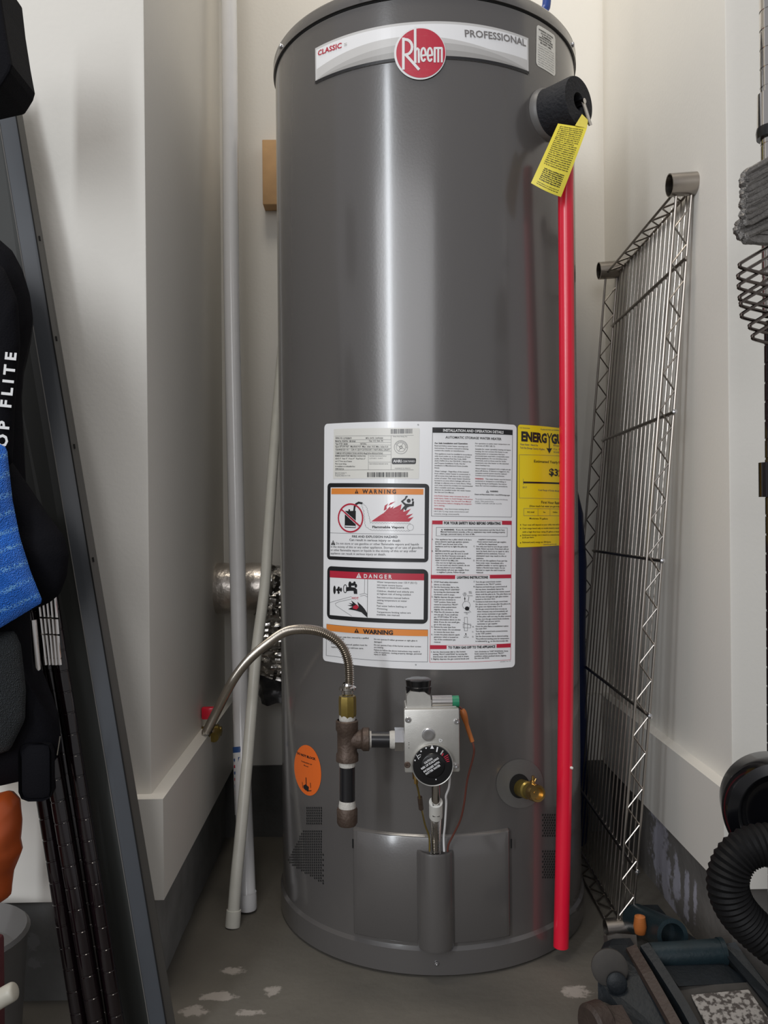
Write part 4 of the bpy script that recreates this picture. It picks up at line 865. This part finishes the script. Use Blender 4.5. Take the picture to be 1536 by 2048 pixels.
hn.lathe([(.008, -.012), (.008, 0)], P(695.5, 1390, 1.13), (0, 0, 1), 6); hn.build('flare_nut', 'chrome', hose)
MB().lathe([(0, -.002), (.006, -.001), (.0085, .003), (.0085, .016), (.007, .018)], P(411.5, 1469, 1.478), (P(434, 1422, 1.42)-P(412, 1466, 1.475)), 14).build('end_nut', 'chrome', hose)
# gas shutoff valve on left wall
sv = empty('shutoff_valve', PX(425, 1460, XL), 'brass gas shutoff valve with red handle on the left alcove wall', 'valve')
a0 = Vector((XL, 1.52, P(430, 1462, 1.52).z))
MB().tube([a0, a0+Vector((.035, 0, 0))], .0085, 16).tube([a0+Vector((.012, 0, 0)), a0+Vector((.030, 0, 0))], .012, 6).tube([a0+Vector((.028, 0, 0)), a0+Vector((.026, -.03, -.004))], .009, 12).build('valve_body', 'brassold', sv)
h0 = P(408, 1450, 1.385); MB().tube([a0+Vector((.02, -.004, 0)), a0+Vector((.018, -.004, .022))], .004, 10).build('stem', 'alub', sv)
h1 = P(417, 1426, 1.512); MB().bbox(h1-Vector((.012, .006, .011)), h1+Vector((.012, .006, .011)), .003).build('handle', 'red', sv, smooth=True)

# PVC poles
pa = [P(450, -330, 1.66), P(458, 0, 1.61), P(463, 560, 1.585), P(472, 1000, 1.565), P(478, 1250, 1.55), P(484, 1500, 1.515), PF(495, 1806, .0135)]
pa[-1].z = .004
poleA = MB().tube(spline(pa, 8), [.0148]*49, 28).build('pvc_pole', 'pvcw')
tag(poleA, 'thicker glossy white pvc pole in clear wrap with blue printed sticker', 'pole', 'pvc poles leaning in the alcove')
# sticker on the pole
la = P(482.5, 1493, 1.517); lb = P(487.5, 1628, 1.486)
sm = MB(); axd = (lb-la).normalized()
def arc(mb, a, b, r, t0, t1, n, mi=0):
    d = (b-a).normalized(); right = Vector((1, 0, 0)); right = (right-d*right.dot(d)).normalized(); fr = Vector((0, -1, 0)); fr = (fr-d*fr.dot(d)).normalized(); vs = []; fs = []
    for i in range(n+1):
        t = t0+(t1-t0)*i/n; o = (right*math.sin(t)+fr*math.cos(t))*r; vs += [a+o, b+o]
    for i in range(n): fs.append((2*i, 2*i+1, 2*i+3, 2*i+2))
    mb.add(vs, fs, mi)
arc(sm, la, la+axd*.010, .0153, -1.5, 1.5, 14, 1); arc(sm, la+axd*.010, lb, .0153, -1.5, 1.5, 14, 0); arc(sm, la+axd*.018, lb-axd*.002, .0156, -.25, .9, 10, 1)
for k in range(9):
    q0 = la+axd*(.024+k*.0085); arc(sm, q0, q0+axd*.005, .0158, .15+.1*(k % 2), .45, 3, 0 if k < 6 else 1)
    arc(sm, la+axd*(.02+k*.011), la+axd*(.025+k*.011), .0157, -.95, -.7, 3, 2 if k % 2 else 1)
sm.build('sticker', ['white_ink', 'blueink', 'red_ink'], poleA)
MB().lathe([(.0152, 0), (.0158, .004), (.0156, .02), (.0150, .028)], pa[-1], (0, .02, 1), 24).build('wrap_end', 'pvcw', poleA)
pb = [P(577, 560, 1.70), P(556, 800, 1.64), P(548, 900, 1.605), P(536, 1080, 1.54), P(529, 1180, 1.51), P(513, 1303, 1.475), P(500, 1460, 1.435), P(484, 1640, 1.395), P(472, 1760, 1.37), PF(465, 1850, .003)]
poleB = MB().tube(spline(pb, 6), .0097, 24).build('pvc_pole', 'pvc')
tag(poleB, 'thinner off-white pvc pole with a cap on its foot, crossing in front', 'pole', 'pvc poles leaning in the alcove')
MB().lathe([(.0, 0), (.0118, .0005), (.0122, .003), (.0118, .026), (.0098, .027)], pb[-1]-Vector((0, 0, .003)), (pb[-2]-pb[-1]), 24).build('end_cap', 'pvc', poleB)

# wood block on the back wall
w0 = P(530, 422, YB); w1 = P(530, 295, YB)
wb = MB().bbox((w0.x, YB-.038, w0.z), (w0.x+.085, YB, w1.z), .0015); tag(wb.build('wood_block', 'wood', smooth=True), 'raw pine wood block fixed to the back wall behind the heater', 'wood block')

# foil duct
duct = empty('foil_duct', P(545, 1340, 1.68), 'crinkled silver foil duct elbow between left wall and heater', 'duct')
YD = 1.685; dz0 = P(430, 1177, YD).z; rD = .0505
m = MB(); pts = [Vector((XL+t, YD, dz0)) for t in (0, .012, .03, .05, .07, .085, .10)]
m.tube(pts, [rD, rD+.001, rD, rD-.0005, rD+.0008, rD, rD-.001], 40, caps=False); m.build('duct_collar', 'foiltape', duct, ang=60)
cor = [Vector((XL+.09, YD, dz0)), Vector((XL+.12, YD, dz0-.004)), P(556, 1215, YD), P(562, 1262, YD), P(560, 1330, YD), P(556, 1352, YD)]
pp = resample(spline(cor, 12), .003); m = MB(); m.tube(pp, .046, 48, caps=False)
for i, v in enumerate(m.v):
    c = pp[i//48]; d = (v-c).normalized(); f = .007*noise.noise(v*55)+.005*noise.noise(v*130)+.0015*math.sin(i//48*1.6); m.v[i] = v+d*f
m.build('foil_elbow', 'foil', duct, ang=22)
m = MB(); q = [P(556, 1345, YD), P(558, 1375, YD), P(562, 1400, YD)]; pp = resample(spline(q, 8), .003); m.tube(pp, .040, 40)
for i, v in enumerate(m.v):
    m.v[i] = v+noise.noise_vector(v*60)*.005
m.build('film_wrap', 'darkduct', duct, ang=30)

# dark blue roll seen between heater and shelf
nb = PF(1150, 1700, 0); bx = P(1145, 1150, 1.66)
nbm = MB().lathe([(0, 0), (.040, 0), (.044, .02), (.044, .33), (.042, .40), (.046, .56), (.040, .66), (.022, .74), (0, .75)], (P(1127, 1150, 1.69).x, 1.69, 0), (0, 0, 1), 28)
tag(nbm.build('blue_roll', 'navy'), 'dark navy rolled item standing in the corner behind the heater', 'roll')

# ---- wire shelf leaning on the right wall
shelf = empty('wire_shelf', PF(1250, 1888), 'chrome wire shelf panel leaning on end against the right alcove wall', 'shelf')
FT = P(1385, 362, 1.275); FB = P(1262, 1880, 1.292); BT = P(1236, 535, 1.672)
dv_ = BT-FT; BBm = FB+dv_
BBm.z = max(.012, BBm.z)
tn = Vector((-1, 0, -.07)).normalized()*.0235                      # thickness direction, away from the wall
def SP(u, v, t=0): return FT*(1-u)*(1-v)+FB*(1-u)*v+BT*u*(1-v)+BBm*u*v+tn*t      # u depth, v down
rw = .0022
for u in (0, 1):
    MB().tube([SP(u, .012), SP(u, 1)], rw, 8).tube([SP(u, .012, 1), SP(u, 1, 1)], rw, 8).build('side_rail', 'wire', shelf)
    n = 20; zz = []
    for i in range(n*2+1):
        zz.append(SP(u, .035+(.955)*i/(n*2), .06 if i % 2 == 0 else .94))
    MB().tube(zz, .0016, 6).build('truss_wire', 'wire', shelf)
for v in (.0, 1.0):
    MB().tube([SP(.02, v+.01*(1-v)), SP(.98, v+.01*(1-v))], rw, 8).tube([SP(.02, v+.01*(1-v), 1), SP(.98, v+.01*(1-v), 1)], rw, 8).build('end_rail', 'wire', shelf)
    zz = [SP(.05+.9*i/14, v+.01*(1-v), .06 if i % 2 else .94) for i in range(15)]
    MB().tube(zz, .0018, 6).build('truss_wire', 'wire', shelf)
for v in (.102, .303, .497, .700, .905):
    MB().tube([SP(-.02, v, .12), SP(1.0, v, .12)], .0028, 8).build('cross_bar', 'wire', shelf)
for v in (.303, .497, .700, .905):
    MB().lathe([(.0038, -.002), (.0038, .002), (0, .003)], SP(-.03, v, .12), (0, -1, 0), 10).build('bar_end', 'alub', shelf)
proto = None
for i in range(17):
    u = (i+1)/18
    if proto is None:
        proto = MB().tube([SP(u, .005), SP(u, .997)], .00125, 6).build('grid_wire', 'wire', shelf); p0 = ORG[proto.name].copy(); st_ = SP(u, .005)
    else:
        c = proto.copy(); C.objects.link(c); c.parent = shelf; c.location = proto.location+(SP(u, .005)-st_)
for (u, v, nm) in ((0, 0, ''), (1, 0, ''), (0, 1, ''), (1, 1, '')):
    o = SP(u, v)+Vector((0, 0, -.004 if v == 0 else .018)); a_ = o-tn.normalized()*(.006 if (u, v) == (0, 0) else .003)
    L_ = .042
    MB().lathe([(.0155, 0), (.0172, 0), (.0172, L_), (.0155, L_), (.0155, 0)], a_, tn, 32).build('corner_collar', 'wire', shelf, ang=40)

# ============================================================ RIGHT EDGE
YP = 1.03
def post(name, pts, r, pitch, m, groove=.0007, seg=40):
    a, b = Vector(pts[0]), Vector(pts[-1]); L = (b-a).length; d = (b-a)/L; prof = []; h = 0
    prof.append((r*.9, 0)); prof.append((r, .001)); h = pitch
    while h < L-.002:
        prof += [(r, h-.0013), (r-groove, h-.0008), (r-groove, h+.0008), (r, h+.0013)]; h += pitch
    prof += [(r, L-.001), (r*.9, L)]
    return MB().lathe(prof, a, d, seg)
rackp = empty('shelf_post', (P(1543, 1024, YP).x, YP, 0), 'grooved shiny metal shelf post standing at the right wall', 'post')
pA = P(1541, -60, YP); pB = P(1545, 330, YP); pC = P(1549, 1480, YP)
x_ = P(1543, 1024, YP).x
post('p', [Vector((pB.x, YP, P(0, 640, YP).z)), Vector((pA.x, YP, 1.5))], .0135, .0235, 'chrome').build('upper_post', 'chrome', rackp)
post('p', [Vector((pC.x+.002, YP, .0)), Vector((pB.x, YP, P(0, 650, YP).z))], .0115, .0235, 'chrome').build('lower_post', 'chrome_darkrefl', rackp)
cz0 = P(0, 268, YP).z; cz1 = P(0, 188, YP).z
MB().lathe([(.0137, cz0), (.0185, cz0), (.0175, cz0+.008), (.0168, cz1), (.0137, cz1)], (pB.x, YP, 0), (0, 0, 1), 28).build('collar', 'chrome', rackp)
MB().lathe([(.0137, cz0-.006), (.018, cz0-.006), (.0188, cz0+.002), (.018, cz0+.007)], (pB.x, YP, 0), (0, 0, 1), 28).build('collar_ring', 'black', rackp)
cm = MB()
for k in (0, 1):
    zc = P(0, 212+k*28, YP).z; cm.tube([Vector((pB.x-.004+.012*i/6, YP-.0178+.0012*((i-3)/3)**2, zc-.006+.012*i/6)) for i in range(7)], .0012, 6)
cm.build('collar_slot', 'black', rackp)
s0 = P(0, 1008, YP).z; s1 = P(0, 938, YP).z
MB().lathe([(.0117, s0), (.0155, s0), (.0155, s1), (.0117, s1)], (pC.x, YP, 0), (0, 0, 1), 24).build('sleeve', 'chrome_darkrefl', rackp)
# cable bundle and wire hooks hanging on the post
def hair(mb, x, y, r, k, far=90, Yn=.985, sl=.62, sl2=-.12):
    a = P(x+far, y-far*sl, Yn+.045); b = P(x+6, y-6*sl*1.2-1, Yn); c = P(x, y+2, Yn-.002); d = P(x+7, y+8, Yn); e = P(x+far, (y+8+far*abs(sl2)) if sl2 is not None else y+9-far*sl*.85, Yn+.04)
    mb.tube(spline([a, b, c, d, e], 6), r, 8); return mb
cab = empty('cable_bundle', P(1510, 400, 1.0), 'thick bundle of rough grey twisted steel cable hanging at right edge', 'cable')
for i, y in enumerate((350, 361, 372, 383, 394, 405, 416, 427, 438)):
    mb = MB(); hair(mb, 1490-(3 if i % 2 else 0), y, .0042, 0, 80, sl2=None)
    for j, v in enumerate(mb.v): mb.v[j] = v+noise.noise_vector(v*260)*.0016
    mb.build('cable_loop', 'cable', cab)
for i, (x, y) in enumerate(((1478, 448), (1476, 458), (1482, 468), (1492, 474))):
    mb = MB(); hair(mb, x, y, .0045, 0, 80, sl=.5, sl2=-.02)
    for j, v in enumerate(mb.v): mb.v[j] = v+noise.noise_vector(v*260)*.0016
    mb.build('cable_loop', 'cable', cab)
wc = empty('wire_coil', P(1510, 600, 1.0), 'open dark wire coil with pointed loops hanging below the cable bundle', 'wire coil')
for (x, y) in ((1480, 529), (1477, 551), (1478, 571), (1480, 594), (1482, 606), (1484, 629), (1500, 651), (1506, 672)):
    hair(MB(), x, y, .0021, 0, 70, sl2=-.22).build('wire_loop', 'darkwire', wc)

# black round blower and its ribbed hose
bc = P(1566, 1632, .93); ax = Vector((-.25, -1, .05)).normalized()
blo = empty('shop_vacuum', (bc.x+.04, .96, 0), 'glossy black round vacuum drum at the right edge', 'vacuum')
MB().lathe([(.028, -.072), (.057, -.064), (.0615, -.02), (.062, -.004), (.059, .004), (.048, .006), (.043, .002), (.037, -.010), (.028, -.014), (0, -.014)], bc, ax, 64).build('drum_head', 'gloss', blo)
MB().lathe([(.0, 0), (.07, 0), (.078, .01), (.082, .14), (.075, .22), (0, .225)], (bc.x+.105, bc.y+.03, 0), (0, 0, 1), 48).build('drum_base', 'gloss', blo)
hpts = [P(1600, 1700, .89), P(1545, 1688, .89), P(1500, 1695, .89), P(1468, 1722, .89), P(1455, 1765, .89), P(1468, 1810, .89), P(1500, 1850, .89), P(1545, 1888, .885), P(1600, 1925, .88)]
hh_ = resample(spline(hpts, 14), .0014); hr2 = [.0210+.0010*math.sin(i*math.pi/2.0) for i in range(len(hh_))]
tag(MB().tube(hh_, hr2, 32).build('corrugated_hose', 'rubber'), 'black ribbed vacuum hose curling below the black drum', 'hose')

# ---- floor jack bottom right
J = lambda x, y, Y: P(1130+x/3.783, 1740+y/3.783, Y)
jack = empty('floor_jack', PF(1300, 1990), 'dirty dark teal trolley jack lying on the floor, bottom right', 'jack')
YJ = 1.08
def plate(name, pts, d, m, par=jack): return MB().prism(pts, d).build(name, m, par, smooth=False)
plate('side_plate', [J(270, 600, 1.14), J(335, 572, 1.14), J(470, 566, 1.14), J(600, 800, 1.09), J(800, 1150, 1.035), J(830, 1300, 1.02), J(560, 1300, 1.02), J(430, 1060, 1.06), J(300, 1000, 1.08), J(250, 1000, 1.085), J(248, 820, 1.10), J(230, 760, 1.11)], (.010, .018, 0), 'slate')
MB().lathe([(.0235, 0), (.0235, .004), (.020, .006), (0, .006)], J(335, 735, 1.098), (-.15, -1, .2), 28).build('pivot_disc', 'dust', jack)
MB().lathe([(.013, 0), (.013, .004), (.010, .006), (0, .006)], J(390, 850, 1.083), (-.15, -1, .2), 20).build('pivot_disc', 'slate', jack)
mb = MB(); path = [(500, 575, 1.128), (620, 775, 1.082), (740, 985, 1.045), (860, 1200, 1.01)]
def ribbon(mb, path, wpx, dz):
    vs = []; n = len(path)
    for (x, y, Y) in path:
        a = J(x-wpx/2, y+wpx*.2, Y); b = J(x+wpx/2, y-wpx*.2, Y)
        vs += [a, b, a-Vector((0, -.004, dz)), b-Vector((0, -.004, dz))]
    fs = []
    for i in range(n-1):
        k = 4*i; fs += [(k, k+4, k+5, k+1), (k+2, k+3, k+7, k+6), (k, k+2, k+6, k+4), (k+1, k+5, k+7, k+3)]
    fs += [(0, 1, 3, 2), (4*(n-1), 4*(n-1)+2, 4*(n-1)+3, 4*(n-1)+1)]
    mb.add(vs, fs)
ribbon(mb, path, 72, .008); mb.build('edge_bar', 'rust', jack, smooth=False)
mb = MB(); ribbon(mb, [(600, 560, 1.125), (690, 690, 1.10), (800, 860, 1.07), (900, 1020, 1.045), (1010, 1220, 1.015)], 62, .03); mb.build('lift_arm', 'slate', jack, smooth=False)
MB().tube([J(650, 650, 1.13), J(1180, 618, 1.13)], .0165, 28).build('cross_tube', 'teal', jack)
MB().tube([J(1165, 619, 1.13), J(1200, 617, 1.13)], .0180, 28).build('tube_ring', 'teal', jack)
plate('frame_box', [J(720, 700, 1.12), J(1190, 690, 1.12), J(1400, 850, 1.09), J(860, 880, 1.08)], (0, .05, -.03), 'slate')
plate('base_plate', [J(850, 885, 1.085), J(1400, 848, 1.085), J(1640, 1160, 1.03), J(1700, 1300, 1.02), J(1060, 1300, 1.02)], (0, .01, -.02), 'dust')
plate('name_plate', [J(948, 945, 1.072), J(1385, 905, 1.072), J(1560, 1160, 1.028), J(1620, 1260, 1.016), J(1120, 1280, 1.012)], (0, -.0015, .001), 'worn')
plate('side_plate', [J(1200, 560, 1.135), J(1290, 545, 1.13), J(1340, 620, 1.12), J(1560, 900, 1.07), J(1700, 1100, 1.04), J(1640, 1160, 1.03), J(1400, 860, 1.075), J(1230, 660, 1.11)], (.008, .02, -.02), 'slate')
t0_ = J(600, 400, 1.26); t1_ = J(815, 500, 1.165)
axc = (t1_-t0_).normalized(); Lc = (t1_-t0_).length
MB().lathe([(0, -.03), (.0225, -.03), (.0225, Lc), (.0165, Lc), (.0165, Lc-.03), (0, Lc-.03)], t0_, axc, 32).build('hydraulic_cylinder', 'teal', jack)
plate('rear_bar', [J(520, 265, 1.30), J(700, 262, 1.28), J(800, 380, 1.23), J(1000, 528, 1.17), J(1110, 520, 1.17), J(1100, 560, 1.16), J(900, 560, 1.17), J(700, 400, 1.24), J(540, 400, 1.28)], (0, .012, -.006), 'slate')
MB().lathe([(0, 0), (.0075, .002), (.0095, .012), (.0075, .026), (0, .029)], J(568, 488, 1.20), (0, 0, 1), 16).build('grip_end', 'shrink', jack)
plate('handle_socket', [J(320, 500, 1.17), J(395, 480, 1.17), J(540, 490, 1.17), J(548, 575, 1.155), J(330, 580, 1.155)], (0, .02, -.01), 'dust')
MB().lathe([(0, 0), (.022, 0), (.0265, .004), (.0265, .022), (.022, .026), (0, .026)], J(180, 1190, 1.045), (.9, .4, 0), 36).build('front_wheel', 'rust', jack)
plate('wheel_axle', [J(190, 1030, 1.06), J(430, 1020, 1.06), J(520, 1180, 1.03), J(300, 1180, 1.03)], (0, .014, -.014), 'rust')

# ============================================================ LEFT EDGE
# charcoal steel shelving panel: one folded profile leaning on the wall
pan = empty('steel_panel', PF(330, 2100), 'long charcoal folded steel shelving panel leaning against the left wall', 'panel')
def at_y(tab, y):
    for (y0, x0), (y1, x1) in zip(tab, tab[1:]):
        if y0 <= y <= y1: return x0+(x1-x0)*(y-y0)/(y1-y0)
    (y0, x0), (y1, x1) = (tab[0], tab[1]) if y < tab[0][0] else (tab[-2], tab[-1])
    return x0+(x1-x0)*(y-y0)/(y1-y0)
Yt, Yb_ = 1.135, 1.05
eR = (P(34, 168, Yt), P(357, 2088, Yb_))       # outer right edge line
def line(xa, xb, ya=Yt, yb=Yb_): return (P(xa, 168, ya), P(xb, 2088, yb))
e_out = eR; e_2 = line(22, 340, Yt-.012, Yb_-.012); e_3 = line(-14, 305, Yt-.016, Yb_-.016); e_4 = line(-90, 252, Yt-.002, Yb_-.002); e_5 = line(-95, 247, Yt+.02, Yb_+.02)
def face(name, a, b, m, th=(0, .0016, 0)):
    MB().prism([a[0], b[0], b[1], a[1]], th).build(name, m, pan, smooth=False)
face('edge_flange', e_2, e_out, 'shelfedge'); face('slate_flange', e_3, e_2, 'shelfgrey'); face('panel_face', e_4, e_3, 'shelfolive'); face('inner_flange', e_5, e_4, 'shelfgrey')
MB().tube([e_3[0]+Vector((0, -.0006, 0)), e_3[1]+Vector((0, -.0006, 0))], .0006, 6).build('fold_edge', 'greyplastic', pan)
for y in (497, 706, 927, 1155):
    t = (y-168)/(2088-168); c = (e_out[0].lerp(e_out[1], t)*.5+e_2[0].lerp(e_2[1], t)*.5)+Vector((0, -.0006, 0)); d = (e_out[1]-e_out[0]).normalized()
    MB().tube([c-d*.003, c+d*.003], .0012, 8).build('slot', 'dark', pan)
cc_ = e_3[0].lerp(e_2[0], .3)+Vector((0, -.0008, -.032)); MB().lathe([(.003, 0), (0, .0004)], cc_, (0, -1, 0), 12).build('slot', 'paper', pan)
MB().tube([e_2[0]+Vector((0, -.0012, 0)), e_2[1]+Vector((0, -.0012, 0))], .0009, 6).build('fold_edge', 'dark', pan)
# chrome shelf posts beside the panel
posts = [(26, 160, 'first grooved chrome post in dark reflection tones, nearest the white baseboard gap'), (52, 192, 'second grooved chrome post in dark reflection tones from the left'), (80, 212, 'third grooved chrome post in dark reflection tones, half hidden between its neighbours'), (104, 232, 'fourth grooved chrome post in dark reflection tones, beside the charcoal panel')]
for i, (xt, xb, lb) in enumerate(posts):
    Yq = (1.060, 1.045, 1.062, 1.052)[i]
    b = P(xb, 2040, Yq-.05); t = P(xt, 1210, Yq); d = (t-b).normalized(); foot = b-d*(b.z/d.z); top = foot+d*.68
    tag(post('shelf_post', [foot, top], (.0098, .0098, .0085, .0088)[i], .0255, 'chrome_darkrefl', .0005).build('shelf_post', 'chrome_darkrefl'), lb, 'post', 'grooved posts beside the charcoal panel')
ch = MB()
for k in range(5):
    ch.tube([P(76+k*8.2, 1190, 1.035), P(92+k*7.0, 1330, 1.03)], .0021, 8)
for y in (1235, 1268, 1315): ch.tube([P(74+(y-1190)*.1, y, 1.031), P(114+(y-1190)*.08, y+2, 1.031)], .0012, 6)
chh = tag(ch.build('chrome_tubes', 'chrome'), 'cluster of bright chrome tubes just below the golf bag', 'tubes')
cs_ = MB()
for (xa, xb) in ((45, 58), (68, 80)): cs_.tube([P(xa-4, 1240, 1.02), P(xb-6, 1345, 1.02)], .0055, 16)
tag(cs_.build('club_shafts', 'chrome'), 'two shiny golf club shafts between bag and chrome tubes', 'golf club shafts')
for (xa, ya, xb, yb) in ((63, 1382, 88, 1440), (119, 1472, 113, 1510)):
    pass

def pillow(name, out, Y, th, m, par, n=7, back=True, bump=0.0):
    """closed outline in photo px at depth Y, swelling towards the camera by th and away by th*.6"""
    pts = [P(x, y, Y) for x, y in out]; ln = len(pts)
    # resample the outline
    pts = resample(pts+[pts[0]], .006); c = sum(pts, Vector())/len(pts); ln = len(pts); mb = MB(); vs = []; fs = []
    for side in ((-1, 1), (1, .6)) if back else ((-1, 1),):
        vs = []; fs = []
        for k in range(n+1):
            s_ = math.cos(k/n*math.pi/2); h = math.sin(k/n*math.pi/2)
            for p in pts:
                q_ = c+(p-c)*s_; q_.y += side[0]*side[1]*th*h
                if bump: q_.y += bump*noise.noise(q_*30)*h; q_ += noise.noise_vector(q_*18)*bump*.4*h
                vs.append(q_)
        for k in range(n):
            for i in range(ln):
                j = (i+1) % ln; f = (k*ln+i, k*ln+j, (k+1)*ln+j, (k+1)*ln+i); fs.append(f if side[0] > 0 else f[::-1])
        mb.add(vs, fs)
    return mb.build(name, m, par, ang=80)
bag = empty('golf_bag', P(-60, 1560, .98), 'black golf bag with blue panel and white lettering at the left edge', 'golf bag')
pillow('bag_body', [(-220, 470), (-60, 440), (0, 480), (25, 502), (45, 540), (60, 590), (66, 635), (60, 680), (47, 730), (42, 790), (46, 870), (50, 950), (55, 1050), (60, 1250), (66, 1350), (90, 1400), (118, 1440), (124, 1500), (90, 1552), (60, 1558), (0, 1572), (-220, 1582)], 1.0, .05, 'fabric', bag)
pillow('shoulder_strap', [(-30, 500), (10, 540), (35, 600), (40, 690), (33, 760), (28, 830), (26, 890), (24, 930), (-10, 940), (-60, 900)], .955, .016, 'fabric', bag)
pillow('side_pocket', [(-60, 930), (25, 925), (60, 975), (100, 1035), (128, 1072), (138, 1108), (134, 1150), (120, 1188), (98, 1206), (60, 1222), (-60, 1262)], .972, .026, 'fabric', bag, bump=.006)
pillow('blue_panel', [(-140, 870), (0, 888), (14, 896), (18, 935), (25, 1000), (40, 1075), (62, 1145), (86, 1204), (40, 1232), (0, 1256), (-140, 1330)], .9345, .018, 'bluefab', bag, bump=.008)
pillow('mesh_pocket', [(-90, 1270), (30, 1262), (42, 1290), (52, 1380), (50, 1440), (20, 1500), (-90, 1540)], .962, .022, 'mesh', bag)
TY = .955-.0168
tf = fl(TY); 
def vtext(pr, t, a, b, h, m, off, bold):
    vs, fs, x0, x1, hh = glyphs(t, bold, False); A = pr.inv(*a); B = pr.inv(*b); L = math.hypot(B[0]-A[0], B[1]-A[1]); ex, ey = (B[0]-A[0])/L, (B[1]-A[1])/L; k = h*pr.pxs/hh; kx = L/(x1-x0)
    pr.tris([(A[0]+ex*(x-x0)*kx-ey*y*k, A[1]+ey*(x-x0)*kx+ex*y*k) for x, y in vs], fs, m, off)
tf.maxe = .004
vtext(tf, 'T O P   F L I T E', (11, 925), (33, 706), 22, 'thread', .0006, .035)
# push lettering onto the strap surface
tf.b.build('lettering', tf.mats, bag, smooth=False)
MB().tube(spline([P(63, 1382, .99), P(75, 1420, .985), P(88, 1442, .985)], 4), .0009, 6).tube([P(120, 1472, .985), P(114, 1510, .985)], .0010, 6).build('zip_pull', 'chrome', bag)
MB().bbox(P(72, 1545, .985)-Vector((.016, .012, .03)), P(110, 1480, .985), .011).build('bag_foot', 'fabric', bag)

# orange plastic, maroon cloth, cream cable end, black case
ob = pillow('orange_bag', [(-130, 1596), (-20, 1590), (20, 1580), (38, 1598), (42, 1640), (39, 1680), (44, 1700), (36, 1722), (26, 1745), (22, 1790), (10, 1800), (-130, 1830)], .99, .05, 'orangebag', None, bump=.022)
tag(ob, 'crumpled orange plastic bag below the golf bag at the left edge', 'bag')
gb = MB().lathe([(0, 0), (.075, 0), (.085, .15), (.088, .156), (.084, .16), (.07, .13), (0, .12)], (P(-95, 1950, 1.03).x, 1.03, 0), (0, 0, 1), 40)
tag(gb.build('grey_bucket', 'greyplastic'), 'grey plastic bucket under the orange bag, mostly out of frame', 'bucket')
mc = MB().bbox(P(-90, 2110, .90)-Vector((0, .0, 0)), P(-20, 1900, .90)+Vector((0, .04, 0)), .006)
mo = mc.build('cloth_strap', 'maroon'); tag(mo, 'maroon and white strap at the lower left corner', 'strap')
MB().tube([P(-14, 1930, .899), P(-34, 1990, .899)], .0015, 8).build('stripe', 'tape', mo)
tag(MB().tube(spline([P(-60, 2040, .86), P(-10, 2004, .86), P(22, 1985, .86), P(32, 1980, .86)], 5), [.0095]*11+[.0093, .0088, .0078, .0060, .0025], 16).build('cable_end', 'cream'), 'rounded cream cable end poking in at the lower left corner', 'cable')
cs2 = MB(); o_ = [(-80, -60), (-5, -60), (3, 10), (14, 80), (23, 128), (19, 142), (8, 160), (0, 172), (-80, 190)]
cs2.prism([P(x, y, .96) for x, y in o_], (0, .07, 0)); cb = cs2.build('black_case', 'fabric', smooth=False); tag(cb, 'black hard case corner poking in at the upper left', 'case')
bmod = cb.modifiers.new('bevel', 'BEVEL'); bmod.width = .003; bmod.segments = 2
